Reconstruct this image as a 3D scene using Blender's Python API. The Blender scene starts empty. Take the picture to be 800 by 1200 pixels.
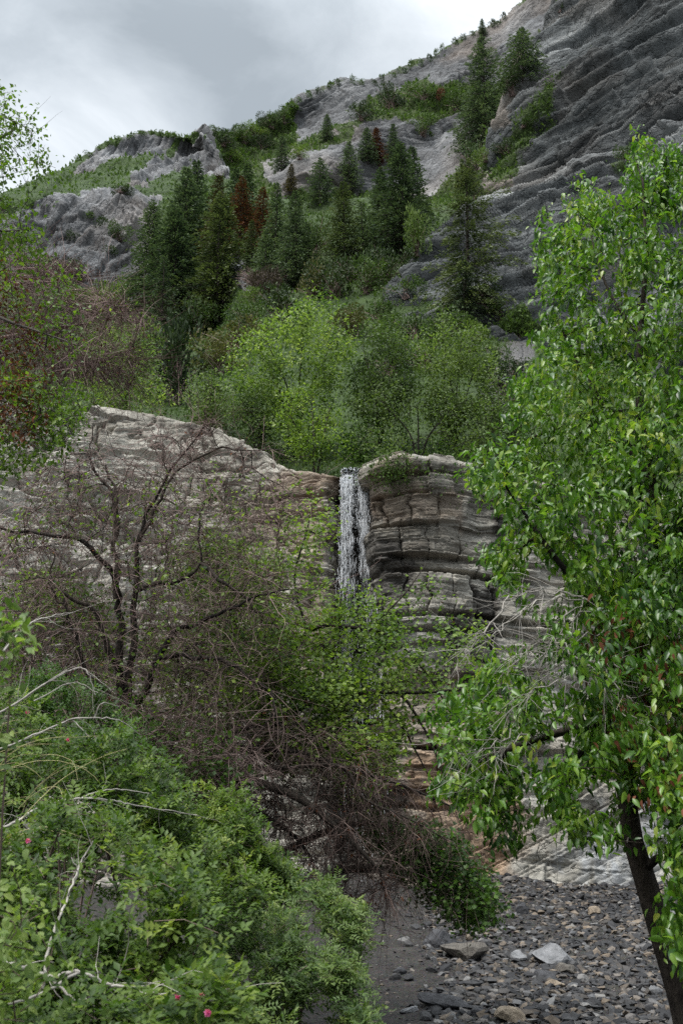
import bpy, bmesh, math, random
import numpy as np
from mathutils import Vector
from mathutils.bvhtree import BVHTree

SC = bpy.context.scene
COL = SC.collection
rng = np.random.default_rng(11)
random.seed(11)
PITCH = math.radians(14.0)
EYE = np.array([0.0, 0.0, 1.6])
FPX = 1178.0                       # focal length in photograph pixels (800 x 1200)
CP, SP = math.cos(PITCH), math.sin(PITCH)


def W(px, py, d):
    """world point that lies d metres in front of the viewpoint (along +Y) on the given sight line"""
    px, py, d = np.broadcast_arrays(np.asarray(px, float), np.asarray(py, float), np.asarray(d, float))
    a = (px - 400.0) / FPX
    b = (600.0 - py) / FPX
    dx, dy, dz = a, CP - b * SP, SP + b * CP
    t = d / dy
    return np.stack([EYE[0] + dx * t, EYE[1] + dy * t, EYE[2] + dz * t], -1)


def pix(P):
    q = np.asarray(P, float) - EYE
    f = q[..., 1] * CP + q[..., 2] * SP
    u = -q[..., 1] * SP + q[..., 2] * CP
    return 400 + FPX * q[..., 0] / f, 600 - FPX * u / f


# ------------------------------------------------------------------ noise
def _hash(ix, iy, iz, seed):
    h = (ix.astype(np.uint32) * np.uint32(374761393) + iy.astype(np.uint32) * np.uint32(668265263)
         + iz.astype(np.uint32) * np.uint32(2147483647) + np.uint32((seed * 1274126177) & 0xffffffff))
    h = (h ^ (h >> np.uint32(13))) * np.uint32(1274126177)
    h = (h ^ (h >> np.uint32(15))) * np.uint32(2246822519)
    return h ^ (h >> np.uint32(16))


def hrand(a, b=0, c=0, seed=0):
    a, b, c = np.broadcast_arrays(np.asarray(a), np.asarray(b), np.asarray(c))
    return _hash(a.astype(np.int64), b.astype(np.int64), c.astype(np.int64), seed) / 4294967295.0


def noise(P, seed=0):
    P = np.asarray(P, float)
    F = np.floor(P).astype(np.int64)
    f = P - F
    u = f * f * f * (f * (f * 6 - 15) + 10)
    out = 0
    for i in (0, 1):
        for j in (0, 1):
            for k in (0, 1):
                h = _hash(F[..., 0] + i, F[..., 1] + j, F[..., 2] + k, seed)
                gx = (h & np.uint32(1023)) / 511.5 - 1
                gy = ((h >> np.uint32(10)) & np.uint32(1023)) / 511.5 - 1
                gz = ((h >> np.uint32(20)) & np.uint32(1023)) / 511.5 - 1
                dot = gx * (f[..., 0] - i) + gy * (f[..., 1] - j) + gz * (f[..., 2] - k)
                w = (u[..., 0] if i else 1 - u[..., 0]) * (u[..., 1] if j else 1 - u[..., 1]) * (u[..., 2] if k else 1 - u[..., 2])
                out = out + w * dot
    return out * 1.2


def fbm(P, octaves=5, seed=0, gain=.5):
    P = np.asarray(P, float)
    s, a = 0, 1.0
    for o in range(octaves):
        s = s + a * noise(P * (2.03 ** o) + 17.3 * o, seed + o)
        a *= gain
    return s


def smooth(a, b, x):
    t = np.clip((x - a) / (b - a), 0, 1)
    return t * t * (3 - 2 * t)


def inpoly(px, py, poly):
    px, py = np.asarray(px, float), np.asarray(py, float)
    r = np.zeros(np.broadcast(px, py).shape, bool)
    n = len(poly)
    for i in range(n):
        x1, y1 = poly[i]
        x2, y2 = poly[(i + 1) % n]
        c = ((y1 > py) != (y2 > py)) & (px < (x2 - x1) * (py - y1) / ((y2 - y1) or 1e-9) + x1)
        r ^= c
    return r


def unit(v):
    return v / np.maximum(np.linalg.norm(v, axis=-1, keepdims=True), 1e-9)


def rdir(n):
    return unit(rng.normal(size=(n, 3)))


# ------------------------------------------------------------------ mesh building
class MB:
    def __init__(s):
        s.v, s.t, s.q, s.a, s.n = [], [], [], [], 0

    def add(s, v, tris=None, quads=None, tint=None):
        v = np.asarray(v, float).reshape(-1, 3)
        if tris is not None and len(tris):
            s.t.append(np.asarray(tris, np.int64).reshape(-1, 3) + s.n)
        if quads is not None and len(quads):
            s.q.append(np.asarray(quads, np.int64).reshape(-1, 4) + s.n)
        s.v.append(v)
        s.a.append(np.full(len(v), .5) if tint is None else np.broadcast_to(np.asarray(tint, float), (len(v),)))
        s.n += len(v)
        return s

    def mesh(s, name, mat, origin=(0, 0, 0), smooth_shade=True, attrs=None):
        v = np.concatenate(s.v) - np.asarray(origin, float)
        t = np.concatenate(s.t) if s.t else np.zeros((0, 3), np.int64)
        q = np.concatenate(s.q) if s.q else np.zeros((0, 4), np.int64)
        me = bpy.data.meshes.new(name)
        me.vertices.add(len(v))
        me.vertices.foreach_set('co', v.astype(np.float32).ravel())
        idx = np.concatenate([t.ravel(), q.ravel()]).astype(np.int32)
        me.loops.add(len(idx))
        me.loops.foreach_set('vertex_index', idx)
        st = np.concatenate([np.arange(len(t)) * 3, len(t) * 3 + np.arange(len(q)) * 4]).astype(np.int32)
        me.polygons.add(len(st))
        me.polygons.foreach_set('loop_start', st)
        me.polygons.foreach_set('use_smooth', np.full(len(st), smooth_shade, bool))
        A = {'tint': np.concatenate(s.a)}
        A.update(attrs or {})
        for k, arr in A.items():
            at = me.attributes.new(k, 'FLOAT', 'POINT')
            at.data.foreach_set('value', np.asarray(arr, np.float32).ravel())
        me.materials.append(mat)
        me.update(calc_edges=True)
        return me


def tag(o, label=None, cat=None, group=None, kind=None):
    if label: o['label'] = label
    if cat: o['category'] = cat
    if group: o['group'] = group
    if kind: o['kind'] = kind
    return o


def link(name, me, loc=(0, 0, 0), parent=None):
    o = bpy.data.objects.new(name, me)
    COL.objects.link(o)
    o.location = Vector([float(c) for c in loc])
    if parent is not None:
        o.parent = parent
    return o


def empty(name, loc, label, cat, group=None):
    o = link(name, None, loc)
    o.empty_display_size = .2
    return tag(o, label, cat, group)


def tubes(mb, pts, rad, sides=4, tint=None):
    """pts (N,K,3), rad (N,K): N tapered tubes"""
    pts, rad = np.asarray(pts, float), np.asarray(rad, float)
    if len(pts) == 0: return
    N, K, _ = pts.shape
    T = unit(np.gradient(pts, axis=1))
    m = unit(pts[:, -1] - pts[:, 0])
    ref = np.where(np.abs(m[:, 2:3]) > .75, np.array([[1., .2, 0]]), np.array([[0, .15, 1.]]))
    A = unit(np.cross(T, ref[:, None, :]))
    B = np.cross(T, A)
    ang = np.arange(sides) * 2 * math.pi / sides
    ring = A[:, :, None, :] * np.cos(ang)[:, None] + B[:, :, None, :] * np.sin(ang)[:, None]
    v = pts[:, :, None, :] + ring * rad[:, :, None, None]
    base = (np.arange(N) * K * sides)[:, None, None] + (np.arange(K - 1) * sides)[None, :, None]
    j = np.arange(sides)[None, None, :]
    j2 = (j + 1) % sides
    q = np.stack([base + j, base + j2, base + sides + j2, base + sides + j], -1)
    tt = np.repeat(rng.random(N) if tint is None else np.broadcast_to(tint, (N,)), K * sides)
    mb.add(v, quads=q.reshape(-1, 4), tint=tt)


def resample(p, r, K):
    p, r = np.asarray(p, float), np.asarray(r, float)
    s = np.concatenate([[0], np.cumsum(np.linalg.norm(np.diff(p, axis=0), axis=1))])
    if s[-1] < 1e-6: s = np.arange(len(p)).astype(float)
    u = np.linspace(0, s[-1], K)
    return np.stack([np.interp(u, s, p[:, i]) for i in range(3)], -1), np.interp(u, s, r)


def spline(p, n=6):
    """Catmull-Rom through the control points (any number of columns)"""
    p = np.asarray(p, float)
    if len(p) < 3:
        u = np.linspace(0, 1, n + 1)[:, None]
        return p[0] * (1 - u) + p[-1] * u
    q = np.vstack([2 * p[0] - p[1], p, 2 * p[-1] - p[-2]])
    out = []
    for i in range(1, len(q) - 2):
        t = np.linspace(0, 1, n, endpoint=False)[:, None]
        a, b, c, d = q[i - 1], q[i], q[i + 1], q[i + 2]
        out.append(.5 * (2 * b + (c - a) * t + (2 * a - 5 * b + 4 * c - d) * t ** 2 + (3 * b - a - 3 * c + d) * t ** 3))
    out.append(p[-1:])
    return np.vstack(out)


# leaf templates: (verts [x across, y along, z lift], tris, quads)
LEAF_LONG = (np.array([[0, 0, 0], [0, .33, .0], [0, .68, -.03], [0, 1, -.12], [-.5, .30, .10], [-.42, .62, .06], [.5, .30, .10], [.42, .62, .06]]),
             [(0, 1, 4), (5, 2, 3), (0, 6, 1), (7, 3, 2)], [(4, 1, 2, 5), (1, 6, 7, 2)])
LEAF_SMALL = (np.array([[0, 0, 0], [-.5, .45, .10], [0, 1, -.05], [.5, .45, .10]]), [(0, 2, 1), (0, 3, 2)], [])
LEAF_LOBED = (np.array([[0, 0, 0], [0, .55, 0], [0, 1, -.05], [-.28, .62, .05], [-.62, .66, .1], [-.42, .3, .08], [.28, .62, .05], [.62, .66, .1], [.42, .3, .08]]),
              [(0, 1, 5), (5, 3, 4), (5, 1, 3), (3, 1, 2), (0, 8, 1), (8, 7, 6), (8, 6, 1), (6, 2, 1)], [])


def leaves(mb, pos, d, length, width, tmpl=LEAF_SMALL, upbias=1.0, jitter=.6, tint=None):
    pos = np.asarray(pos, float)
    N = len(pos)
    if N == 0: return
    d = unit(d)
    up = np.array([0, -.25, 1.]) * upbias + rng.normal(size=(N, 3)) * jitter
    side = unit(np.cross(d, up))
    nor = np.cross(side, d)
    tv, tt, tq = tmpl
    length = np.broadcast_to(length, (N,)); width = np.broadcast_to(width, (N,))
    v = (pos[:, None, :] + side[:, None, :] * (tv[:, 0][None, :, None] * width[:, None, None])
         + d[:, None, :] * (tv[:, 1][None, :, None] * length[:, None, None])
         + nor[:, None, :] * (tv[:, 2][None, :, None] * length[:, None, None]))
    off = (np.arange(N) * len(tv))[:, None, None]
    tris = (np.array(tt)[None] + off).reshape(-1, 3) if len(tt) else None
    quads = (np.array(tq)[None] + off).reshape(-1, 4) if len(tq) else None
    ti = np.repeat(rng.random(N) if tint is None else np.broadcast_to(tint, (N,)), len(tv))
    mb.add(v, tris, quads, ti)


# ------------------------------------------------------------------ branching skeleton
def grow(limbs, attract, step=.25, rtip=.006, expo=.45, wobble=.12, sag=.0, lean=.35):
    """limbs: list of (pts, radii) polylines, the first is the trunk; attract: (N,3) points each reached by a twig.
    Returns chains [(pts, radii)], and per attractor the end direction."""
    cap = sum(len(p) for p, _ in limbs) + 40 * len(attract) + 100
    P = np.zeros((cap, 3)); par = np.full(cap, -1, np.int64); R0 = np.zeros(cap); n = 0
    for k, (p, r) in enumerate(limbs):
        prev = -1
        if k > 0:
            dd = np.linalg.norm(P[:n] - p[0], axis=1)
            prev = int(dd.argmin())
        for q, rr in zip(p, r):
            P[n] = q; par[n] = prev; R0[n] = rr; prev = n; n += 1
    nl = n
    D0 = np.array([np.min(np.linalg.norm(P[:nl] - a, axis=1)) for a in attract]) if len(attract) else np.zeros(0)
    tipdir = np.zeros((len(attract), 3))
    for i in np.argsort(D0):
        a = attract[i]
        rel = a - P[:n]
        dist = np.linalg.norm(rel, axis=1)
        cost = dist * (1 + lean * (rel[:, 2] < -.2 * dist)) + .15 * (R0[:n] > 0) * 0
        j = int(cost.argmin())
        L = dist[j]
        m = int(min(max(1, math.ceil(L / step)), 30))
        pd = P[j] - P[par[j]] if par[j] >= 0 else np.array([0, 0, 1.])
        pd = pd / (np.linalg.norm(pd) + 1e-9)
        c = P[j] + pd * L * .35 + rng.normal(size=3) * L * wobble + np.array([0, 0, sag * L])
        prev = j
        for t in np.linspace(0, 1, m + 1)[1:]:
            q = (1 - t) ** 2 * P[j] + 2 * t * (1 - t) * c + t * t * a
            P[n] = q + (rng.normal(size=3) * step * .08 if t < 1 else 0); par[n] = prev; prev = n; n += 1
        tipdir[i] = P[n - 1] - P[par[n - 1]]
    cnt = np.zeros(n)
    has = np.zeros(n, bool)
    for k in range(n - 1, -1, -1):
        if not has[k]: cnt[k] += 1
        if par[k] >= 0:
            cnt[par[k]] += cnt[k]; has[par[k]] = True
    R = np.maximum(rtip * cnt ** expo, 0)
    R[:nl] = np.where(R0[:nl] > 0, R0[:nl], R[:nl])
    for k in range(nl, n):                                 # children never thicker than parents
        R[k] = min(R[k], R[par[k]] * .9)
    main = np.full(n, -1, np.int64)
    for k in range(n):
        p = par[k]
        if p >= 0 and (main[p] < 0 or (cnt[k] > cnt[main[p]] and not (main[p] < nl <= k)) or (k < nl and main[p] >= nl)):
            main[p] = k
    chains = []
    for k in range(n):
        if par[k] < 0 or main[par[k]] != k:
            ids = [k]
            while main[ids[-1]] >= 0: ids.append(main[ids[-1]])
            pts = P[ids]; rr = R[ids].copy()
            if par[k] >= 0:
                pts = np.vstack([P[par[k]], pts]); rr = np.concatenate([[min(R[par[k]], rr[0] * 1.15)], rr])
            if len(pts) > 1: chains.append((pts, rr))
    return chains, unit(tipdir)


def chain_tubes(mb, chains, big=.03, sides=(4, 8)):
    groups = {}
    for p, r in chains:
        K = 3 if len(p) <= 3 else 6 if len(p) <= 7 else 12 if len(p) <= 16 else 28
        s = sides[1] if r.max() > big else sides[0]
        groups.setdefault((K, s), []).append(resample(p, r, K))
    for (K, s), L in groups.items():
        tubes(mb, np.array([a for a, _ in L]), np.array([b for _, b in L]), s)


def twigs(pos, d, length, K=6, curl=.35, grav=0., rad=.003):
    """N thin curved twigs starting at pos in direction d"""
    N = len(pos)
    d = unit(d)
    pts = np.zeros((N, K, 3)); pts[:, 0] = pos
    cur = d.copy(); bend = rng.normal(size=(N, 3)) * curl
    length = np.broadcast_to(length, (N,))
    for k in range(1, K):
        cur = unit(cur + bend / K + rng.normal(size=(N, 3)) * curl * .5 / K ** .5 + np.array([0, 0, -grav / K]))
        pts[:, k] = pts[:, k - 1] + cur * (length / (K - 1))[:, None]
    rr = np.broadcast_to(np.asarray(rad), (N,))[:, None] * np.linspace(1, .35, K)[None]
    return pts, rr


def along(chains, n, rmax=.02, tail=.25):
    """n random points with tangents on the thinner chains"""
    P, T, wt = [], [], []
    for p, r in chains:
        if r[-1] > rmax: continue
        s = np.linalg.norm(np.diff(p, axis=0), axis=1)
        for i in range(len(s)):
            if r[i] <= rmax:
                P.append((p[i], p[i + 1])); wt.append(s[i])
    if not P: return np.zeros((0, 3)), np.zeros((0, 3))
    P = np.array(P); wt = np.array(wt) + 1e-9
    k = rng.choice(len(P), n, p=wt / wt.sum())
    u = rng.random((n, 1))
    return P[k, 0] * (1 - u) + P[k, 1] * u, unit(P[k, 1] - P[k, 0] + 1e-9)


def limb(pts, r0, r1, n=5, power=1.0):
    """polyline limb from (px, py, depth) control points"""
    s = spline(pts, n)
    w = W(s[:, 0], s[:, 1], s[:, 2])
    u = np.linspace(0, 1, len(w)) ** power
    return w, r0 * (1 - u) + r1 * u


def cloud(poly, n, dfun, clump=.0, cscale=.8, seed=1, thr=0.):
    """points in the volume over a pixel outline, depth from dfun(px, py) -> (centre, half thickness)"""
    poly = [tuple(p) for p in poly]
    xs = [p[0] for p in poly]; ys = [p[1] for p in poly]
    out = []
    tot = 0
    while tot < n:
        m = n * 4
        px = rng.uniform(min(xs), max(xs), m); py = rng.uniform(min(ys), max(ys), m)
        ok = inpoly(px, py, poly)
        px, py = px[ok], py[ok]
        c, h = dfun(px, py)
        P = W(px, py, c + h * np.clip(rng.normal(size=len(px)) * .55, -1, 1))
        if clump > 0 and len(P):
            P = P[noise(P / cscale, seed) > thr + rng.normal(size=len(P)) * (1 - clump) * .5]
        out.append(P); tot += len(P)
    return np.concatenate(out)[:n]
# ------------------------------------------------------------------ materials
class NT:
    def __init__(s, name):
        s.m = bpy.data.materials.new(name); s.m.use_nodes = True
        s.t = s.m.node_tree; s.t.nodes.clear()
        s.out = s.t.nodes.new('ShaderNodeOutputMaterial')

    def n(s, typ, ins=None, **kw):
        nd = s.t.nodes.new(typ)
        for k, v in kw.items(): setattr(nd, k, v)
        for k, v in (ins or {}).items():
            if isinstance(v, bpy.types.NodeSocket): s.t.links.new(v, nd.inputs[k])
            else: nd.inputs[k].default_value = v
        return nd

    def pos(s): return s.n('ShaderNodeNewGeometry').outputs['Position']

    def noise(s, vec, scale, detail=5., rough=.55, dist=0.):
        return s.n('ShaderNodeTexNoise', {'Vector': vec, 'Scale': scale, 'Detail': detail, 'Roughness': rough, 'Distortion': dist}).outputs['Fac']

    def ramp(s, fac, stops, interp='LINEAR'):
        nd = s.n('ShaderNodeValToRGB', {'Fac': fac})
        cr = nd.color_ramp; cr.interpolation = interp
        while len(cr.elements) < len(stops): cr.elements.new(.5)
        for e, (p, c) in zip(cr.elements, stops):
            e.position = p; e.color = (*c, 1) if len(c) == 3 else c
        return nd.outputs['Color']

    def mix(s, fac, a, b, blend='MIX'):
        nd = s.n('ShaderNodeMix', data_type='RGBA', blend_type=blend)
        for k, v in ((0, fac), (6, a), (7, b)):
            if isinstance(v, bpy.types.NodeSocket): s.t.links.new(v, nd.inputs[k])
            else: nd.inputs[k].default_value = (*v, 1) if isinstance(v, tuple) and len(v) == 3 else v
        return nd.outputs[2]

    def math(s, op, a, b=0., c=None, clamp=False):
        nd = s.n('ShaderNodeMath', operation=op, use_clamp=clamp)
        for k, v in enumerate((a, b, c)):
            if v is None: continue
            if isinstance(v, bpy.types.NodeSocket): s.t.links.new(v, nd.inputs[k])
            else: nd.inputs[k].default_value = v
        return nd.outputs[0]

    def attr(s, name):
        return s.n('ShaderNodeAttribute', attribute_name=name).outputs['Fac']

    def bump(s, h, strength=.5, dist=.1, normal=None):
        ins = {'Height': h, 'Strength': strength, 'Distance': dist}
        if normal is not None: ins['Normal'] = normal
        return s.n('ShaderNodeBump', ins).outputs['Normal']

    def bsdf(s, color, rough=.8, normal=None, spec=.3, **ins):
        d = {'Base Color': color if isinstance(color, bpy.types.NodeSocket) else (*color, 1), 'Roughness': rough, 'Specular IOR Level': spec}
        if normal is not None: d['Normal'] = normal
        d.update(ins)
        return s.n('ShaderNodeBsdfPrincipled', d).outputs['BSDF']

    def done(s, shader):
        s.t.links.new(shader, s.out.inputs['Surface'])
        return s.m


def leaf_mat(name, cols, rough=.45, trans=.35, spec=.5, patch=(0.6, .35), objvar=0.):
    """per-leaf colour from the tint attribute, plus patches of older and younger leaves"""
    t = NT(name)
    tint = t.attr('tint')
    nz = t.noise(t.pos(), patch[0], 3.)
    f = t.math('MULTIPLY_ADD', t.math('SUBTRACT', nz, .5), patch[1] * 4, tint)
    if objvar:
        f = t.math('MULTIPLY_ADD', t.math('SUBTRACT', t.n('ShaderNodeObjectInfo').outputs['Random'], .5), objvar, f)
    c = t.ramp(f, [(i / (len(cols) - 1), k) for i, k in enumerate(cols)])
    b = t.bsdf(c, rough, spec=spec)
    if trans > 0:
        c2 = t.mix(1.0, c, (1.35, 1.5, .7, 1.), 'MULTIPLY')
        tr = t.n('ShaderNodeBsdfTranslucent', {'Color': c2}).outputs[0]
        b = t.n('ShaderNodeMixShader', {0: trans, 1: b, 2: tr}).outputs[0]
    return t.done(b)


def bark_mat(name, a, b, scale=9., bump=.5, dist=.02, rough=.9):
    t = NT(name)
    p = t.pos()
    mp = t.n('ShaderNodeMapping', {'Vector': p, 'Scale': (1, 1, .22)}).outputs[0]
    n1 = t.noise(mp, scale, 6., .65)
    f = t.math('MULTIPLY_ADD', t.math('SUBTRACT', t.attr('tint'), .5), .45, n1)
    c = t.ramp(f, [(.3, a), (.7, b)])
    return t.done(t.bsdf(c, rough, t.bump(t.noise(mp, scale * 2.2, 5.), bump, dist), .15))


def rock_mat(name, cols, scale, bedrot, bedscale, tan=(.30, .215, .15), vegcol=((.030, .050, .014), (.07, .105, .03)), bumpd=.3, streak=.5, tancol2=(.42, .34, .27)):
    """bedded rock; attributes veg / tan / wet carry plant cover, iron stained rock and wet stained rock"""
    t = NT(name)
    p = t.pos()
    sp_ = t.n('ShaderNodeSeparateXYZ', {'Vector': p}).outputs
    bs = t.attr('bed')
    bed = t.n('ShaderNodeCombineXYZ', {0: t.math('MULTIPLY', sp_[0], bedscale[0]), 1: t.math('MULTIPLY', sp_[1], bedscale[1]), 2: t.math('MULTIPLY', bs, bedscale[2])}).outputs[0]
    ck = t.n('ShaderNodeCombineXYZ', {0: t.math('MULTIPLY', sp_[0], .45), 1: t.math('MULTIPLY', sp_[1], .45), 2: bs}).outputs[0]
    ckw = t.n('ShaderNodeVectorMath', {0: ck, 1: t.n('ShaderNodeVectorMath', {0: t.n('ShaderNodeTexNoise', {'Vector': p, 'Scale': scale * 2., 'Detail': 4.}).outputs['Color'], 'Scale': .5 / scale}, operation='SCALE').outputs[0]}, operation='ADD').outputs[0]
    crk = t.n('ShaderNodeTexVoronoi', {'Vector': ckw, 'Scale': scale * 2.6}, feature='DISTANCE_TO_EDGE').outputs['Distance']
    crk = t.ramp(crk, [(0., (0, 0, 0)), (.07, (1, 1, 1))])
    nb = t.noise(bed, scale * 1.0, 7., .62, .4)
    nf = t.noise(p, scale * 2.4, 9., .66)
    nl = t.noise(p, scale * .22, 4., .55)
    f = t.math('ADD', t.math('MULTIPLY', nb, streak), t.math('MULTIPLY', nf, 1 - streak))
    f = t.math('MULTIPLY_ADD', t.math('SUBTRACT', nl, .5), .75, f)
    c = t.ramp(f, [(.30 + .42 * i / (len(cols) - 1), k) for i, k in enumerate(cols)])
    tn = t.math('MULTIPLY', t.attr('tan'), t.math('MULTIPLY_ADD', nl, .9, t.math('MULTIPLY', nf, .6)), clamp=True)
    tc = t.ramp(t.noise(p, scale * 1.3, 6.), [(.35, tan), (.68, tancol2)])
    c = t.mix(tn, c, tc)
    c = t.mix(t.attr('rust'), c, t.ramp(nf, [(.35, (.15, .094, .060)), (.62, (.36, .262, .18))]))
    c = t.mix(t.attr('pale'), c, t.ramp(nf, [(.35, (.15, .165, .19)), (.62, (.34, .375, .42))]))
    # pale mineral and dark lichen spots
    sp = t.ramp(t.noise(p, scale * 6.5, 6., .7), [(.62, (0, 0, 0)), (.74, (1, 1, 1))])
    c = t.mix(t.math('MULTIPLY', sp, .35), c, (.46, .45, .43))
    sp2 = t.ramp(t.noise(p, scale * 3.7, 6., .7), [(.60, (0, 0, 0)), (.70, (1, 1, 1))])
    c = t.mix(t.math('MULTIPLY', sp2, .5), c, (.055, .052, .05))
    wet = t.attr('wet')
    c = t.mix(wet, c, t.mix(nf, (.010, .010, .010), (.045, .038, .032)))
    vg = t.attr('veg')
    vf = t.ramp(t.math('MULTIPLY_ADD', t.math('SUBTRACT', t.noise(p, scale * 1.7, 7., .7), .5), 1.1, vg), [(.46, (0, 0, 0)), (.60, (1, 1, 1))])
    vc = t.ramp(t.noise(p, scale * 3., 6., .7), [(.3, vegcol[0]), (.7, vegcol[1])])
    c = t.mix(vf, c, vc)
    h = t.math('ADD', t.math('MULTIPLY', nb, .8), t.math('ADD', nf, t.math('MULTIPLY', t.noise(p, scale * 9., 6., .7), .35)))
    h = t.math('MULTIPLY_ADD', crk, .28, h)
    nrm = t.bump(h, .9, bumpd)
    rough = t.math('MULTIPLY_ADD', wet, -.5, .92)
    return t.done(t.bsdf(c, rough, nrm, .25))


M = {}
M['wall'] = rock_mat('dark_bedded_rock', [(.015, .017, .017), (.066, .072, .073), (.145, .154, .155), (.35, .36, .355)], .35, (0, math.radians(-38), 0), (.10, .10, 2.2), bumpd=.5, streak=.62)
M['ridge'] = rock_mat('grey_ridge_rock', [(.035, .036, .038), (.085, .086, .088), (.15, .152, .155), (.27, .27, .27)], .13, (0, math.radians(-22), 0), (.16, .16, 2.0), bumpd=1.0, streak=.5, vegcol=((.028, .040, .014), (.07, .095, .03)))
M['hill'] = rock_mat('hillside_soil_and_rock', [(.045, .046, .048), (.11, .112, .115), (.19, .192, .197), (.33, .33, .33)], .22, (0, math.radians(-20), 0), (.2, .2, 1.9), bumpd=.5, streak=.45, vegcol=((.018, .032, .009), (.055, .088, .024)))
M['cliff'] = rock_mat('grey_limestone', [(.105, .096, .080), (.25, .234, .20), (.385, .365, .317), (.53, .507, .455)], 1.1, (0, math.radians(6), 0), (.22, .22, 2.0), tan=(.15, .105, .075), tancol2=(.36, .295, .225), bumpd=.09, streak=.5)


def ground_mat():
    t = NT('stony_ground'); p = t.pos()
    n1 = t.noise(p, 2.5, 8., .65); n2 = t.noise(p, 22., 6., .7)
    v = t.n('ShaderNodeTexVoronoi', {'Vector': p, 'Scale': 26.}).outputs['Color']
    c = t.ramp(n1, [(.3, (.020, .018, .017)), (.55, (.042, .039, .036)), (.75, (.075, .068, .060))])
    c = t.mix(.35, c, t.mix(1., c, v, 'MULTIPLY'))
    c = t.mix(t.math('MULTIPLY', t.ramp(n2, [(.5, (0, 0, 0)), (.65, (1, 1, 1))]), .4), c, (.12, .105, .09))
    return t.done(t.bsdf(c, .9, t.bump(t.math('ADD', n2, n1), .8, .05), .25))


def stone_mat():
    t = NT('river_stone'); p = t.pos()
    ti = t.attr('tint')
    oi = t.n('ShaderNodeObjectInfo').outputs['Random']
    f = t.math('FRACT', t.math('ADD', ti, oi))
    c = t.ramp(f, [(0, (.016, .016, .018)), (.35, (.034, .034, .036)), (.56, (.062, .061, .062)), (.72, (.068, .057, .047)), (.82, (.17, .135, .10)), (.95, (.11, .113, .12)), (1, (.21, .20, .185))])
    nz = t.noise(p, 9., 7., .65)
    c = t.mix(.6, c, t.mix(1., c, t.ramp(nz, [(.3, (.35, .35, .37)), (.75, (1.4, 1.37, 1.3))]), 'MULTIPLY'))
    return t.done(t.bsdf(c, .75, t.bump(nz, .7, .03), .35))


def plain_rock(name, a, b, scale=5.):
    t = NT(name); p = t.pos()
    nz = t.noise(p, scale, 8., .68)
    c = t.ramp(nz, [(.32, a), (.7, b)])
    return t.done(t.bsdf(c, .8, t.bump(t.noise(p, scale * 2.5, 8., .7), .8, .05), .3))


M['ground'] = ground_mat()
M['stone'] = stone_mat()
M['rock_dark'] = plain_rock('dark_slate_boulder', (.018, .018, .02), (.085, .085, .09))
M['rock_grey'] = plain_rock('grey_boulder', (.085, .087, .09), (.24, .24, .245))
M['rock_tan'] = plain_rock('tan_boulder', (.14, .11, .08), (.33, .27, .2))
M['rock_brown'] = plain_rock('brown_boulder', (.05, .045, .04), (.15, .135, .115))

M['leaf_big'] = leaf_mat('glossy_cottonwood_leaf', [(.020, .060, .008), (.056, .132, .014), (.100, .200, .022), (.185, .29, .040), (.27, .32, .05)], .34, .38, .48, (.5, .25))
M['leaf_left'] = leaf_mat('young_olive_leaf', [(.045, .085, .012), (.10, .17, .022), (.17, .24, .035)], .5, .4, .4, (.7, .3))
M['leaf_maple'] = leaf_mat('yellow_green_maple_leaf', [(.036, .074, .014), (.10, .165, .026), (.19, .27, .044), (.29, .36, .07)], .5, .42, .35, (.5, .3))
M['leaf_bush'] = leaf_mat('dark_rounded_leaf', [(.020, .050, .008), (.050, .105, .015), (.10, .18, .026)], .45, .35, .28, (.7, .3))
M['leaf_rose'] = leaf_mat('wild_rose_leaf', [(.024, .052, .009), (.062, .112, .018), (.115, .172, .028), (.21, .255, .046)], .48, .38, .28, (1.1, .28))
M['leaf_sumac'] = leaf_mat('pale_feathery_leaf', [(.030, .060, .016), (.070, .118, .030), (.125, .178, .050), (.21, .25, .07)], .5, .35, .28, (1.0, .28))
M['leaf_grove'] = leaf_mat('fresh_grove_leaf', [(.040, .078, .016), (.105, .170, .036), (.19, .265, .066), (.29, .355, .10)], .5, .4, .35, (.4, .35))
M['leaf_grove_dull'] = leaf_mat('dull_grove_leaf', [(.034, .060, .018), (.085, .130, .040), (.15, .205, .066)], .55, .35, .3, (.4, .35))
M['leaf_grove_grey'] = leaf_mat('greyish_grove_leaf', [(.042, .070, .020), (.108, .158, .046), (.19, .25, .080)], .55, .35, .25, (.4, .35))
M['leaf_dead'] = leaf_mat('withered_brown_leaf', [(.04, .016, .009), (.11, .042, .022), (.19, .085, .045)], .8, .2, .1)
M['needle'] = leaf_mat('fir_needles', [(.038, .060, .038), (.090, .130, .076), (.175, .225, .125)], .6, .12, .25, (.25, .25), .35)
M['needle_light'] = leaf_mat('light_fir_needles', [(.042, .060, .030), (.10, .13, .058), (.18, .21, .095)], .6, .12, .25, (.25, .25), .2)
M['needle_dead'] = leaf_mat('dead_rust_needles', [(.045, .020, .012), (.11, .045, .026), (.17, .075, .042)], .8, .1, .1, (.25, .2), .15)
M['needle_fade'] = leaf_mat('fading_olive_needles', [(.04, .04, .018), (.08, .07, .03), (.12, .095, .045)], .7, .1, .2, (.25, .2), .2)
M['brush_dark'] = leaf_mat('dark_oakbrush_leaf', [(.014, .028, .010), (.030, .052, .016), (.055, .085, .026)], .6, .2, .25, (.3, .3), .3)
M['brush_mid'] = leaf_mat('green_oakbrush_leaf', [(.026, .050, .014), (.055, .092, .024), (.095, .145, .038)], .6, .25, .25, (.3, .3), .3)
M['brush_light'] = leaf_mat('bright_brush_leaf', [(.050, .085, .018), (.10, .155, .032), (.17, .23, .055)], .6, .3, .25, (.3, .3), .3)
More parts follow.
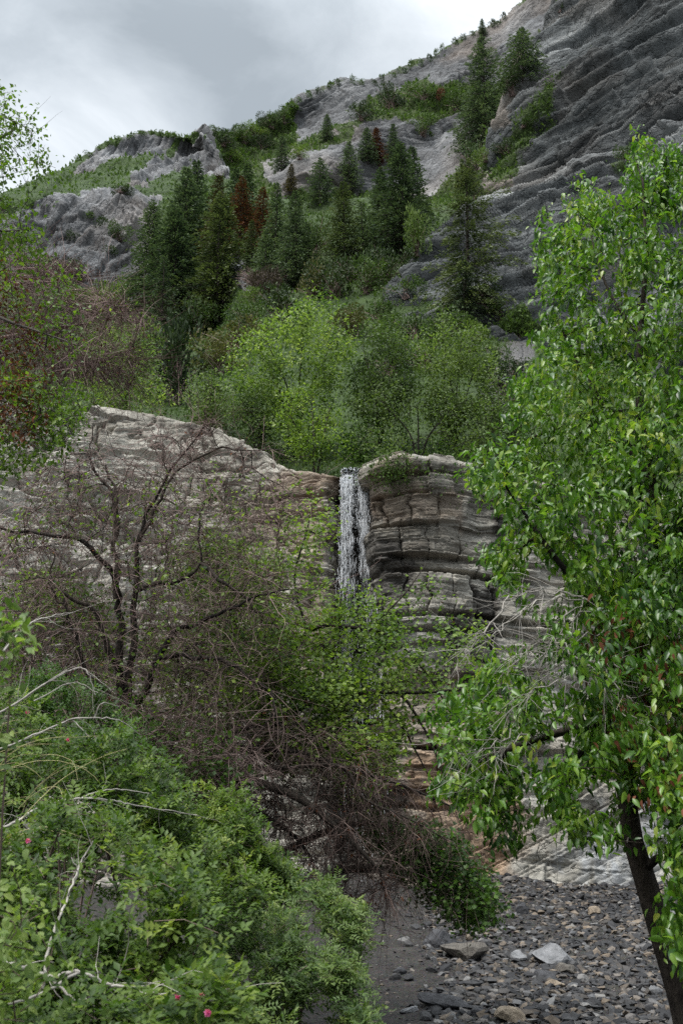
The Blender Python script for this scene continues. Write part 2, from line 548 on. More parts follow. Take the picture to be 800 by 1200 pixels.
M['brush_olive'] = leaf_mat('olive_brush_leaf', [(.05, .055, .022), (.095, .098, .036), (.15, .14, .055)], .7, .2, .2, (.3, .3), .3)
M['brush_brown'] = leaf_mat('bare_brown_brush', [(.035, .028, .024), (.075, .06, .05), (.12, .095, .08)], .85, .1, .1, (.3, .3), .3)
M['grass'] = leaf_mat('slope_grass_and_low_brush', [(.034, .062, .016), (.075, .125, .030), (.125, .185, .050)], .7, .25, .2, (.08, .35))
M['bark_dark'] = bark_mat('dark_ridged_bark', (.013, .011, .010), (.070, .057, .047), 14., .9, .04)
M['bark_grey'] = bark_mat('grey_brown_bark', (.045, .038, .034), (.15, .13, .115), 12.)
M['bark_pale'] = bark_mat('pale_bleached_wood', (.17, .155, .14), (.42, .39, .35), 18., .3, .01)
M['twig_purple'] = bark_mat('purple_grey_twig', (.070, .046, .040), (.30, .218, .195), 12., .2, .005)
M['twig_brown'] = bark_mat('dark_brown_twig', (.040, .027, .023), (.20, .145, .125), 12., .2, .005)
M['straw'] = bark_mat('dry_straw', (.22, .20, .09), (.42, .38, .20), 18., .2, .005)
M['trunk_fir'] = bark_mat('fir_trunk', (.03, .025, .022), (.09, .075, .065), 3.)
M['petal'] = leaf_mat('pink_rose_petal', [(.50, .04, .19), (.66, .09, .30), (.75, .22, .42)], .6, .3, .2)


def water_mat():
    t = NT('falling_white_water')
    c = t.ramp(t.attr('tint'), [(0, (.80, .83, .86)), (1, (.97, .98, .99))])
    return t.done(t.bsdf(c, .25, spec=.5, **{'IOR': 1.33}))


def film_mat():
    t = NT('thin_water_film'); p = t.pos()
    mp = t.n('ShaderNodeMapping', {'Vector': p, 'Scale': (1, 1, .12)}).outputs[0]
    a = t.ramp(t.noise(mp, 9., 6., .7), [(.48, (0, 0, 0)), (.62, (1, 1, 1))])
    a = t.math('MULTIPLY', a, t.attr('tint'))
    b = t.bsdf((.75, .78, .80), .3)
    tr = t.n('ShaderNodeBsdfTransparent').outputs[0]
    return t.done(t.n('ShaderNodeMixShader', {0: a, 1: tr, 2: b}).outputs[0])


M['water'] = water_mat(); M['film'] = film_mat()
# ------------------------------------------------------------------ terrain sheets
BV = []          # (name, BVHTree) of everything plants can stand on


def cr_axis(G, n, axis):
    G = np.moveaxis(np.asarray(G, float), axis, 0)
    m = len(G)
    Q = np.concatenate([2 * G[:1] - G[1:2], G, 2 * G[-1:] - G[-2:-1]])
    t = np.linspace(0, m - 1 - 1e-9, n)
    i = t.astype(int); f = (t - i).reshape((-1,) + (1,) * (G.ndim - 1))
    a, b, c, d = Q[i], Q[i + 1], Q[i + 2], Q[i + 3]
    lin = b * (1 - f) + c * f
    cub = .5 * (2 * b + (c - a) * f + (2 * a - 5 * b + 4 * c - d) * f ** 2 + (3 * b - a - 3 * c + d) * f ** 3)
    return np.moveaxis(.45 * lin + .55 * cub, 0, axis)


def dense(ctrl, nv, nu):
    G = np.array(ctrl, float)
    G[..., 2] = np.log(G[..., 2])
    G = cr_axis(cr_axis(G, nu, 1), nv, 0)
    d = np.exp(G[..., 2])
    return W(G[..., 0], G[..., 1], d), G[..., 0], G[..., 1]


def normals(P):
    n = unit(np.cross(np.gradient(P, axis=1), np.gradient(P, axis=0)))
    if np.sum(n * (EYE - P)) < 0: n = -n
    return n


def sheet(name, P, mat, attrs, label=None, step=2):
    nv, nu, _ = P.shape
    i = np.arange(nv - 1)[:, None] * nu + np.arange(nu - 1)[None]
    q = np.stack([i, i + nu, i + nu + 1, i + 1], -1).reshape(-1, 4)
    mb = MB().add(P, quads=q)
    o = link(name, mb.mesh(name, mat, attrs=attrs))
    tag(o, kind='structure')
    S = P[::step, ::step]
    sv, su, _ = S.shape
    j = np.arange(sv - 1)[:, None] * su + np.arange(su - 1)[None]
    fq = np.stack([j, j + su, j + su + 1, j + 1], -1).reshape(-1, 4)
    BV.append((name, BVHTree.FromPolygons(S.reshape(-1, 3).tolist(), fq.tolist())))
    return o


def hit(px, py, names=None):
    d = W(px, py, 1.0) - EYE
    d = d / np.linalg.norm(d)
    best = None
    for nm, b in BV:
        if names and nm not in names: continue
        r = b.ray_cast(Vector(EYE), Vector(d))
        if r[0] is not None and (best is None or r[3] < best[1]):
            best = (np.array(r[0]), r[3], nm)
    return best


def below(P, names=None):
    """ground height straight under (or over) a point"""
    best = None
    for nm, b in BV:
        if names and nm not in names: continue
        r = b.ray_cast(Vector((P[0], P[1], 600)), Vector((0, 0, -1)))
        if r[0] is not None and (best is None or r[0].z > best): best = r[0].z
    return best


def saw(s):
    f = s - np.floor(s)
    return np.where(f < .86, f / .86, (1 - f) / .14)


def blocks(s, a, lam, w, seed):
    """broken bed blocks: a random step per block and a groove along its joints"""
    k = np.floor(s / lam).astype(int); f = s / lam - k
    ww = w * (.5 + 1.2 * hrand(k, 3, 0, seed))
    c = a / ww + 7.3 * hrand(k, 4, 0, seed)
    i = np.floor(c).astype(int); g = c - i
    r = hrand(k, i, 0, seed) - .5
    tilt = (hrand(k, i, 1, seed) - .5) * (f - .5) + (hrand(k, i, 2, seed) - .5) * (g - .5)
    return r + .9 * tilt


def slats(s, a, lam, L, seed, groove=.5, tilt=.5):
    """long straight beds: every bed stands out by its own amount, which drifts along the bed, and steps sharply to the next"""
    q = s / lam
    k0 = np.floor(q).astype(int)
    cut = .25 + .5 * hrand(k0, 9, 0, seed)                 # unequal beds
    up = (q - k0) > cut
    k = k0 * 2 + up
    f = np.where(up, (q - k0 - cut) / (1 - cut), (q - k0) / cut)
    z = np.zeros_like(s)
    n = noise(np.stack([a / L + 17.31 * k, 3.77 * k, z], -1), seed) + .5 * noise(np.stack([a / L * 3.1 + 7.31 * k, 2.77 * k, z], -1), seed + 1)
    i = np.floor(a / (L * .35) + 5.7 * hrand(k, 2, 0, seed)).astype(int)
    n = n + .45 * (hrand(k, i, 0, seed) - .5) + .6 * (hrand(k, 5, 0, seed) - .5)
    return n + tilt * (f - .5) * hrand(k, 6, 0, seed) - groove * np.exp(-f / .10) * hrand(k, i, 7, seed)


def strike(P, N, ang, vis=None):
    """unit bedding normal lying in the mean face, so that beds trace at the angle ang on it; and the trace direction"""
    n = unit(N.reshape(-1, 3).mean(0) if vis is None else N[vis].mean(0))
    c = P[P.shape[0] // 2, P.shape[1] // 3] if vis is None else P[vis].mean(0)
    px, py = pix(c)
    v0, v1 = W(px, py, 1.) - EYE, W(px + 40 * math.cos(ang), py - 40 * math.sin(ang), 1.) - EYE
    t = v1 * np.dot(c - EYE, n) / np.dot(v1, n) - v0 * np.dot(c - EYE, n) / np.dot(v0, n)
    t = unit(t)
    b = unit(np.cross(n, t))
    return (b if b[2] > 0 else -b), t


def polymask(px, py, polys, P, warp=6., scale=12., seed=5, soft=2):
    w = np.stack([fbm(P / scale, 5, seed, .62), fbm(P / scale, 5, seed + 9, .62)], -1) * warp
    m = np.zeros(px.shape)
    for pl in polys:
        m = np.maximum(m, inpoly(px + w[..., 0], py + w[..., 1], pl) * 1.0)
    for _ in range(soft):
        m[1:-1, 1:-1] = (m[1:-1, 1:-1] * 2 + m[:-2, 1:-1] + m[2:, 1:-1] + m[1:-1, :-2] + m[1:-1, 2:]) / 6
    return m


# ---- far ridge
cols = [(-120, 250, 330), (60, 240, 340), (180, 195, 350), (245, 158, 360), (290, 150, 370), (335, 131, 385), (345, 121, 390), (372, 110, 400), (402, 96, 410), (440, 97, 415), (462, 86, 420),
        (500, 72, 425), (528, 52, 430), (560, 36, 435), (585, 26, 430), (610, 4, 425), (650, -40, 420), (700, -100, 420), (800, -200, 430)]
bot = [(-120, 330, 250), (60, 330, 240), (180, 330, 220), (245, 330, 205), (290, 330, 200), (335, 330, 195), (345, 330, 195), (372, 325, 192), (402, 325, 190), (440, 320, 190), (462, 320, 190),
       (500, 315, 190), (528, 310, 190), (560, 300, 190), (585, 290, 190), (610, 280, 190), (650, 260, 200), (700, 240, 210), (800, 220, 220)]
rows = [[(x, y + 70, d * 1.45) for x, y, d in cols], [(x, y, d) for x, y, d in cols]]
for f in (.12, .26, .42, .58, .78, 1.0):
    g = f ** .85
    rows.append([(x + (X - x) * f, y + (Y - y) * f, math.exp(math.log(d) * (1 - g) + math.log(D) * g) * (1 + .05 * math.sin(f * 9 + x * .02))) for (x, y, d), (X, Y, D) in zip(cols, [(q[0], q[1], q[2] * 1.28) for q in bot])])
P, PX, PY = dense(rows, 360, 640)
N = normals(P)
bn, tn = strike(P, N, math.radians(24))
s = P @ bn + 9 * fbm(P / 60, 3, 3); a = P @ tn + 6 * fbm(P / 40, 3, 2)
BED = s
amp = smooth(0, 1, .5 + fbm(P / 45, 2, 8))
s2 = P @ bn + 3 * fbm(P / 60, 2, 3)
D = 3.0 * fbm(P / 34, 4, 21) + amp * (3.6 * slats(s2, a, 15., 60., 23) + 2.0 * slats(s2, a, 6.2, 30., 24)) + 1.1 * slats(s2, a, 2.9, 14., 25)
D += -4.0 * np.abs(fbm(P * np.array([1 / 14, 1 / 14, 1 / 60]), 3, 31)) * (1 - .5 * amp)
BED = s2
P = P + N * D[..., None] * .9
VR = [[(245, 150), (335, 126), (352, 120), (345, 160), (338, 186), (312, 196), (285, 190), (262, 190), (250, 175)], [(462, 118), (500, 105), (560, 92), (570, 128), (520, 142), (480, 138)],
      [(352, 172), (385, 160), (430, 132), (470, 112), (470, 126), (430, 146), (388, 172), (352, 186)], [(255, 185), (300, 190), (330, 230), (260, 240)],
      [(505, 240), (560, 180), (600, 160), (600, 260), (520, 280)], [(395, 128), (420, 118), (470, 96), (530, 100), (500, 118), (430, 130)], [(540, 120), (600, 80), (640, 40), (640, 120), (570, 170)],
      [(330, 230), (480, 215), (500, 330), (330, 330)]]
veg = polymask(PX, PY, VR, P, 13, 30) * .95
veg = np.maximum(veg, smooth(10, 0, np.abs(PY - np.interp(PX, [c[0] for c in cols], [c[1] for c in cols])) - 1) * (.45 + .5 * fbm(P / 15, 2, 77)))
tanm = np.clip(.0 + .9 * fbm(P / 40, 3, 55), 0, 1) * .5
sheet('mountain_ridge', P, M['ridge'], {'veg': veg.ravel(), 'tan': tanm.ravel(), 'wet': np.zeros(veg.size), 'bed': BED.ravel()})
RIDGE = (P, veg)

# ---- hillside with the gully above the falls (near hill on its left side)
top = [(-420, 300, 120), (-150, 275, 170), (0, 226, 215), (50, 208, 228), (85, 189, 235), (120, 171, 240), (150, 163, 243), (180, 155, 245), (215, 157, 240), (236, 157, 232), (250, 172, 228), (272, 200, 215),
       (300, 232, 195), (340, 243, 180), (400, 240, 168), (460, 232, 158), (520, 240, 145), (600, 290, 115), (700, 360, 85), (850, 430, 62), (1050, 480, 55)]
botd = [(-420, 470, 34), (-150, 470, 34), (0, 478, 35), (50, 484, 36), (85, 486, 37), (120, 489, 38), (150, 494, 38.5), (180, 498, 39), (215, 503, 39), (236, 510, 38), (250, 514, 37.5), (272, 522, 37),
        (300, 536, 36), (340, 556, 35), (400, 566, 34), (460, 566, 34), (520, 566, 34), (600, 580, 34), (700, 600, 34), (850, 620, 34), (1050, 640, 34)]
rows = [[(x, y + 60, d * 1.3) for x, y, d in top], [(x, y, d) for x, y, d in top]]
dleft = lambda y: math.exp(np.interp(y, [150, 160, 175, 212, 221, 230, 340, 400, 450, 489, 520], np.log([246, 241, 237, 207, 180, 173, 148, 84, 52, 38, 36])))
for f in (.04, .08, .13, .18, .24, .31, .38, .46, .55, .64, .74, .86, 1.0):
    r = []
    for (x, y, d), (X, Y, Dd) in zip(top, botd):
        g = f ** .72
        y2 = y + (Y - y) * f
        k = float(smooth(295, 235, x)) * float(smooth(1.0, .8, f))
        r.append((x + (X - x) * f, y2, math.exp((math.log(d) * (1 - g) + math.log(Dd) * g) * (1 - k) + k * math.log(dleft(y2)))))
    rows.append(r)
rows.append([(X, Y + 60, Dd * .97) for X, Y, Dd in botd])
P, PX, PY = dense(rows, 420, 620)
N = normals(P)
bn, tn = strike(P, N, math.radians(22))
s = P @ bn + 4 * fbm(P / 30, 3, 13); a = P @ tn + 4 * fbm(P / 20, 3, 14)
BED = s
RK = [[(20, 240), (70, 228), (120, 222), (160, 222), (188, 222), (186, 250), (172, 300), (160, 345), (120, 345), (70, 320), (0, 310), (-60, 300)],
      [(146, 212), (172, 192), (200, 174), (233, 157), (250, 172), (272, 203), (262, 214), (236, 205), (214, 192), (196, 206), (170, 214)],
      [(84, 197), (118, 174), (178, 156), (215, 158), (196, 170), (176, 178), (132, 188), (104, 199)], [(272, 298), (290, 300), (290, 332), (274, 334)], [(318, 318), (342, 322), (342, 340), (320, 338)],
      [(-1, -1), (-1, -2), (-2, -1)]]
SCREE = [[(575, 385), (600, 380), (625, 420), (640, 470), (575, 470), (580, 430)], [(130, 300), (175, 290), (172, 350), (140, 360)]]
rk = polymask(PX, PY, RK, P, 10, 16, soft=2)
rks = polymask(PX, PY, RK, P, 10, 16, soft=26)
rk = np.maximum(rk, polymask(PX, PY, SCREE, P, 26, 9, soft=5))
dist = np.linalg.norm(P - EYE, axis=-1)
s2 = P @ bn + 1.5 * fbm(P / 30, 2, 13)
BED = s2
D = rks * (2.2 * slats(s2, a, 8., 26., 26) + 1.3 * slats(s2, a, 3.4, 12., 27) + .7 * slats(s2, a, 1.5, 6., 28) + .9 * fbm(P / 9, 4, 6) - 1.8 * np.abs(fbm(P * np.array([1 / 8, 1 / 8, 1 / 26]), 3, 32))) + np.minimum(1, dist / 120) * 2.2 * fbm(P / 22, 4, 12) + .25 * fbm(P / 3, 3, 16)
D *= smooth(33, 60, dist) * .85 + .15
P = P + N * D[..., None]
hv = 1 - rk * (.85 + .25 * np.clip(fbm(P / 7, 3, 91), -1, 1)) - .12 * np.clip(fbm(P / 12, 3, 93) * 2 - .3, 0, 1)
tanm = np.clip(.0 + .9 * fbm(P / 22, 3, 58), 0, 1) * .5
sheet('hillside', P, M['hill'], {'veg': hv.ravel(), 'tan': tanm.ravel(), 'wet': (polymask(PX, PY, SCREE, P, 26, 9, soft=9) * .62).ravel(), 'bed': BED.ravel()})
HILL = (P, hv)

# ---- steep bedded rock wall
edge = [(700, -180, 118, 770, 860, 1050, 1300), (676, -70, 109, 735, 840, 1020, 1300), (655, 0, 103, 720, 820, 1000, 1300), (617, 85, 97, 690, 800, 1000, 1300), (586, 160, 92, 670, 790, 1000, 1300),
        (546, 242, 87, 640, 780, 1000, 1300), (498, 302, 79, 600, 760, 1000, 1300), (446, 374, 71, 560, 740, 1000, 1300), (462, 402, 70, 580, 740, 1000, 1300), (470, 450, 68, 580, 740, 1000, 1300)]
ctl = [[(x + 26, y + 14, d * 1.22), (x, y, d)] + [(q, y + (12 if y > 350 else 0) * k, d * f) for k, (q, f) in enumerate(zip((a_, b_, c_, e_), (.935, .86, .75, .63)))] for x, y, d, a_, b_, c_, e_ in edge]
P, PX, PY = dense(ctl, 560, 640)
N = normals(P)
VIS = (PX > 520) & (PX < 790) & (PY > 0) & (PY < 350)
bn, tn = strike(P, N, math.radians(40), VIS)
s = P @ bn + 1.5 * fbm(P / 42, 2, 41) + .18 * fbm(P / 7, 2, 42); a = P @ tn + 3 * fbm(P / 12, 3, 40)
BED = s
am = smooth(-.35, .35, fbm(np.stack([a / 40, s / 12, s * 0], -1), 3, 44))
D = (2.2 * slats(s, a, 10.5, 60., 63, .8) + (.5 + am) * 1.9 * slats(s, a, 4.3, 20., 64, .9) + 1.2 * slats(s, a, 1.9, 16., 65, .9) + .42 * slats(s, a, .95, 10., 66, .8)
     + .7 * fbm(P / 20, 3, 45) + .22 * fbm(P / 2.2, 3, 47))
for _ in range(1):                                        # weathered edges
    D[1:-1, 1:-1] = (D[1:-1, 1:-1] * 2 + D[:-2, 1:-1] + D[2:, 1:-1] + D[1:-1, :-2] + D[1:-1, 2:]) / 6
D += .9 * blocks(s + .3 * fbm(P / 5, 3, 70), a + 1.2 * fbm(P / 5, 3, 71), 3.1, 6.5, 72) * smooth(-.1, .5, fbm(P / 9, 2, 73))
NM = unit(N[VIS].mean(0))
N = unit(N * .5 + NM * .5)
P = P + N * D[..., None]
WV = [[(586, 160), (640, 120), (690, 60), (650, 140), (600, 190), (560, 210)], [(545, 232), (590, 185), (622, 160), (598, 198), (565, 240)], [(725, 175), (750, 160), (745, 200), (720, 215)],
      [(560, 380), (610, 360), (640, 390), (600, 400), (580, 430)], [(500, 440), (560, 420), (600, 440), (600, 500), (500, 500)]]
veg = polymask(PX, PY, WV, P, 12, 7) * (.56 + .25 * np.clip(fbm(P / 3.5, 3, 88), -1, 1))
tanm = np.clip(-.1 + fbm(P / 15, 3, 57), 0, 1) * .45 + polymask(PX, PY, [[(555, 205), (600, 190), (590, 222), (555, 230)], [(596, 20), (640, 10), (600, 150), (580, 160)]], P, 9, 8) * .4
wet = np.clip(fbm(P * np.array([1 / 9, 1 / 9, 1 / 26]), 4, 71) - .12, 0, 1) * 1.0
sheet('rock_wall', P, M['wall'], {'veg': veg.ravel(), 'tan': np.clip(tanm, 0, 1).ravel(), 'wet': np.clip(wet, 0, .75).ravel(), 'bed': BED.ravel()})
WALL = (P, veg)

# ---- the waterfall cliff: (px, top py, top depth) and the way the face leans out below the lip
lip = [(-420, 430, 30.5), (-160, 452, 31), (-40, 468, 32), (30, 474, 33), (80, 476, 34), (140, 484, 35.5), (190, 490, 36.5), (235, 500, 36.5), (285, 520, 35), (330, 544, 33), (380, 553, 31.6), (402, 556, 31.6), (416, 557, 31.7),
       (430, 556, 31.3), (438, 546, 30.3), (452, 541, 29.8), (485, 536, 29.6), (520, 538, 29.6), (540, 543, 29.7), (580, 552, 29.9), (640, 566, 30.2), (720, 580, 30.6), (850, 590, 31), (1100, 600, 31)]
def behind(x, y, d, dy, dz):
    p = W(x, y, d) + np.array([0, dy, dz]); u, v = pix(p)
    return (float(u), float(v), d + dy)


back = [behind(x, y, d, 9, .5) for x, y, d in lip]
back2 = [behind(x, y, d, 2.5, -.05) for x, y, d in lip]
base_d = lambda x: np.interp(x, [-420, 0, 330, 430, 600, 1100], [26.2, 26.6, 28.2, 28.6, 28.2, 28.4])
base_y = lambda x: np.interp(x, [-420, 400, 800, 1100], [1075, 1075, 1072, 1075])
rows = [back, back2, lip]
slab = lambda x: np.interp(x, [-420, 250, 330, 395, 425, 440, 560, 700, 1100], [1, 1, .7, .25, .1, 0, 0, .15, .4])
for f in (.04, .1, .18, .28, .4, .52, .64, .76, .88, 1.0, 1.06):
    r = []
    for x, y, d in lip:
        bd, by = base_d(x), base_y(x)
        k = slab(x)
        gs = min(1, f) ** .55                                 # leaning slabs
        gv = .12 * (1 - math.exp(-f * 60)) + .88 * min(1, f) ** 2.3   # upright buttress that runs out at the foot
        g = gs * k + gv * (1 - k)
        kn = math.exp(-((x - 417) / 19) ** 4)
        g = g * (1 - kn * (1 - smooth(.3, 1.0, f)) * .96)
        notch = 1.0 * math.exp(-((x - 417) / 16) ** 2) * math.exp(-f * 2.4)
        r.append((x, y + (by - y) * f, d + (bd - d) * g + notch))
    rows.append(r)
P, PX, PY = dense(rows, 640, 1000)
N = normals(P)
xz = P[..., 0]
but = 1 - slab(PX)
jm = smooth(-.3, .3, fbm(P / 1.7, 3, 114)) * .85 + .15
lean = 1 - but
hz = P[..., 2] + .07 * fbm(P / .9, 3, 102) + .28 * fbm(P / 6, 2, 101) + (.10 * xz + .010 * np.clip(-xz, 0, 20) ** 2) * lean + .012 * (xz - 2.4) ** 2 * but
edges = np.cumsum(np.random.default_rng(5).choice([.42, .6, .8, 1.0, 1.25], 70)) - 8
bi = np.clip(np.searchsorted(edges, hz) - 1, 0, 68)
bf = (hz - edges[bi]) / (edges[bi + 1] - edges[bi])
th = edges[bi + 1] - edges[bi]
z_ = np.zeros_like(hz)
off = hrand(bi, 0, 0, 1) - .5 + 1.0 * noise(np.stack([xz / 3.2 + 17.3 * bi, 3.1 * bi, z_], -1), 4) + .5 * noise(np.stack([xz / .9 + 7.3 * bi, 5.1 * bi, z_], -1), 6)
bw = .5 + 1.5 * hrand(bi, 1, 0, 2)
cx = (xz + (hrand(bi, 0, 0, 1)) * 5 + .25 * fbm(P / .8, 3, 104)) / bw
ci = np.floor(cx).astype(int); cf = cx - ci
cedge = np.minimum(cf, 1 - cf) * bw
rnd = hrand(bi, ci, 0, 7)
recess = -.60 * smooth(.19, .07, bf * th) * (.35 + .65 * hrand(bi, np.floor(xz / 2.1 + 3.3 * hrand(bi, 4, 0, 3)).astype(int), 0, 5)) * jm
joint = -.22 * np.exp(-(cedge / .035)) * (hrand(bi, ci, 0, 9) > .45) * jm
face = 1 - .80 * smooth(.62, .80, (PY - 540) / 520) * smooth(455, 560, PX)
D = (.40 * off + .34 * (rnd - .5) + .16 * (hrand(bi, ci, 3, 7) - .5) * (cf - .5) + recess + joint) * (but * 1.15 + lean * .42)
D += (.10 * slats(hz, xz, .40, 2.2, 163, .8) + .045 * slats(hz, xz, .16, 1., 164, .5)) * (.5 + .5 * jm)
D += .20 * blocks(hz + .04 * fbm(P / .5, 2, 161), xz + .12 * fbm(P / .6, 3, 162), .62, 1.1, 167) * but
crk = np.exp(-np.abs(fbm(np.stack([xz * .9 + P[..., 2] * .35, P[..., 1] * .3, P[..., 2] * .8 - xz * .25], -1) / 1.6, 4, 113)) / .035)
D += lean * (.42 * slats(P[..., 2] + .30 * xz + .2 * fbm(P / 3, 2, 116), xz, 1.5, 5., 117, .7) + .16 * slats(P[..., 2] - .12 * xz, xz, .6, 2.5, 118, .6) - .38 * crk)
D = D * face
D += (.28 * fbm(P / 3.2, 3, 110) + .035 * fbm(P / .35, 3, 111)) * (.4 + .6 * face)
D += (1 - face) * (.30 * slats(P[..., 2] * .85 - .40 * xz, xz, 1.3, 6., 119, .8) + .10 * slats(P[..., 2] * .85 - .40 * xz, xz, .45, 3., 120, .8) + .12 * fbm(P / .7, 3, 121))
D *= .35 + .65 * smooth(0., .018, (PY - np.interp(PX, [q[0] for q in lip], [q[1] for q in lip])) / 520 + .005)
D -= .35 * np.exp(-((PX - 416) / 20) ** 4) * smooth(555, 575, PY)
ledge = np.exp(-((hz - edges[bi]) / .07)) * but
N = unit(N * .55 + np.array([0, -.45, .0]))
P = P + N * D[..., None]
rowi = np.linspace(0, 1, P.shape[0])[:, None]
TAN = [[(320, 545), (400, 555), (400, 650), (340, 660), (280, 600)], [(440, 560), (540, 560), (540, 605), (440, 600)], [(470, 800), (540, 780), (600, 860), (610, 1000), (560, 1080), (430, 1080), (400, 950)], [(530, 960), (600, 950), (600, 1050), (530, 1040)],
       [(380, 570), (400, 570), (395, 800), (330, 800)]]
tanm = np.clip(polymask(PX, PY, TAN, P, 45, 2.6, soft=14) * .8 + np.clip(fbm(P / 3, 3, 120), 0, 1) * .5, 0, 1)
WET = [[(398, 560), (434, 560), (440, 640), (432, 700), (470, 720), (452, 800), (440, 960), (400, 960), (404, 760), (396, 640)], [(434, 636), (470, 640), (466, 690), (440, 696)], [(434, 668), (478, 664), (480, 700), (440, 705)], [(548, 690), (580, 685), (586, 790), (552, 800)], [(575, 600), (592, 598), (596, 690), (580, 690)],
       [(520, 720), (545, 720), (540, 790), (515, 800)], [(390, 830), (470, 840), (470, 1080), (390, 1080)]]
wet = polymask(PX, PY, WET, P, 20, 1.3, soft=4) * .8
wet = np.maximum(wet, .5 * ledge * smooth(.2, .8, fbm(P / 1.5, 3, 131)))
wet = np.maximum(wet, np.clip(fbm(P * np.array([1.1, 1.1, .16]), 4, 133) - .50, 0, .6) * but)
veg = np.clip(.62 * np.exp(-((1 - bf) * th / .05)) * smooth(.1, .5, fbm(P / 1.8, 3, 140)) + .5 * smooth(.25, .6, fbm(P / 2.5, 4, 143)) * (rowi < .25), 0, .62) * .8
pale = polymask(PX, PY, [[(655, 985), (690, 960), (760, 930), (860, 900), (860, 1090), (650, 1090), (660, 1030)]], P, 40, 1.2, soft=8) * np.clip(.5 + 1.1 * fbm(P * np.array([2.2, 2.2, .5]), 4, 171), 0, .85) * .65
rust = polymask(PX, PY, [[(490, 880), (560, 880), (600, 950), (605, 1000), (590, 1050), (520, 1070), (480, 980)]], P, 40, 1.2, soft=8) * np.clip(1.0 + .7 * fbm(P / 1.1, 4, 172), 0, 1)
sheet('waterfall_cliff', P, M['cliff'], {'pale': pale.ravel(), 'rust': rust.ravel(), 'veg': veg.ravel(), 'tan': tanm.ravel(), 'wet': np.clip(wet, 0, 1).ravel(), 'bed': hz.ravel()})
CLIFF = (P, veg)

# ---- ground: near bank, streambed and the floor under the cliff, one sheet
def gz(x, y):
    x, y = np.asarray(x, float), np.asarray(y, float)
    e = 4.6 + np.clip(-(x + .3) * 1.25, 0, 11) + np.clip((x - 3.2) * .7, 0, 6)
    bank = -.12 - .10 * np.clip(x, 0, 4)
    bed = -2.05 + .014 * (y - 15) + .05 * np.clip(np.abs(x - 3) - 3, 0, 8) + (.30 + .55 * noise(np.stack([x / 2.6, y * 0 + .3, x * 0], -1), 151)) * smooth(21, 28.5, y)
    k = smooth(0, 1, (y - e) / 4.6)
    far = smooth(45, 160, y) * 0
    return bank * (1 - k) + bed * k + .10 * fbm(np.stack([x / 2.2, y / 2.2, 0 * x], -1), 4, 150) + far


ys = np.concatenate([np.linspace(-400, -22, 20), np.linspace(-20, 32, 330), np.linspace(34, 500, 24)])
xs = np.concatenate([np.linspace(-500, -32, 24), np.linspace(-30, 30, 380), np.linspace(32, 500, 24)])
X, Y = np.meshgrid(xs, ys)
G = np.stack([X, Y, gz(X, Y)], -1)
z0 = np.zeros(G.shape[:2]).ravel()
sheet('ground', G, M['ground'], {}, step=3)
# ------------------------------------------------------------------ firs
def fir_mesh(seed, R=.15, levels=34, tuft=.030, sparse=.0, lop=0., z0=.05, per=8, tn=10, ragged=.3):
    """a fir one unit tall: (trunk builder, crown builder)"""
    g = np.random.default_rng(seed)
    tr, cr = MB(), MB()
    zz = np.linspace(0, 1, 10)
    lean = np.stack([.012 * np.sin(zz * 4 + seed), .012 * np.cos(zz * 3 + seed), zz], -1)
    tubes(tr, lean[None], (.013 * (1 - zz) ** .8 + .0012)[None], 7, np.array([.5]))
    pos, dr, ln, ti, bp, br = [], [], [], [], [], []
    for k in range(levels):
        f = (k + g.random() * .9) / levels
        z = z0 + (1 - z0) * (f ** .92)
        L0 = R * (1 - z) ** .78 * (1 + .25 * math.sin(k * 2.1 + seed)) * min(1, .55 + 3.2 * (z - z0)) + .010
        nb = max(4, int(per * (1 - .35 * f)))
        ph = g.random() * 6.28
        for b in range(nb):
            a = ph + 6.283 * (b + .5 * g.random()) / nb
            if noise(np.array([[math.cos(a) * 1.1, math.sin(a) * 1.1, z * 7 + seed * 3.1]]))[0] < -.42 + sparse * .55: continue
            L = L0 * (1 + ragged * g.normal() * .5) * (1 + lop * math.cos(a))
            L = max(L, .008)
            out = np.array([math.cos(a), math.sin(a), 0.])
            sd = np.array([-math.sin(a), math.cos(a), 0.])
            rise = .45 * f - .10
            n = max(3, int(tn * (.35 + L / R)))
            u = g.random(n) ** .7
            su = (g.random(n) - .5) * 2
            p = (np.array([0, 0, z]) + out * (u * L)[:, None] + sd * (su * L * .34 * (1.1 - u))[:, None]
                 + np.array([0, 0, 1.]) * (rise * u * L - .55 * (1 - f * .8) * L * u ** 2 + .10 * L * (u > .8) + g.normal(size=n) * .006)[:, None])
            d = out * 1.0 + sd * (su * .9)[:, None] + np.array([0, 0, 1.]) * ((-.35 + .55 * f) + g.normal(size=n) * .25)[:, None]
            pos.append(p); dr.append(d); ln.append(tuft * (.6 + .8 * g.random(n)) * (.75 + .35 * (1 - z)))
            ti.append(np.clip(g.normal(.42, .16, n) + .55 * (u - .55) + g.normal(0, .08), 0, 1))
            t5 = np.linspace(0, 1, 5)
            bp.append(np.array([0, 0, z]) + out * (t5 * L * .9)[:, None] + np.array([0, 0, 1.]) * (rise * t5 * L - .55 * (1 - f * .8) * L * t5 ** 2)[:, None])
            br.append(.0026 * (1 - t5 * .8) * (1 - .6 * z))
    tubes(tr, np.array(bp), np.array(br), 3, .5)
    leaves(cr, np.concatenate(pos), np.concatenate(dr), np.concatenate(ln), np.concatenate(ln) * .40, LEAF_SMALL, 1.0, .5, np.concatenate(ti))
    return tr, cr


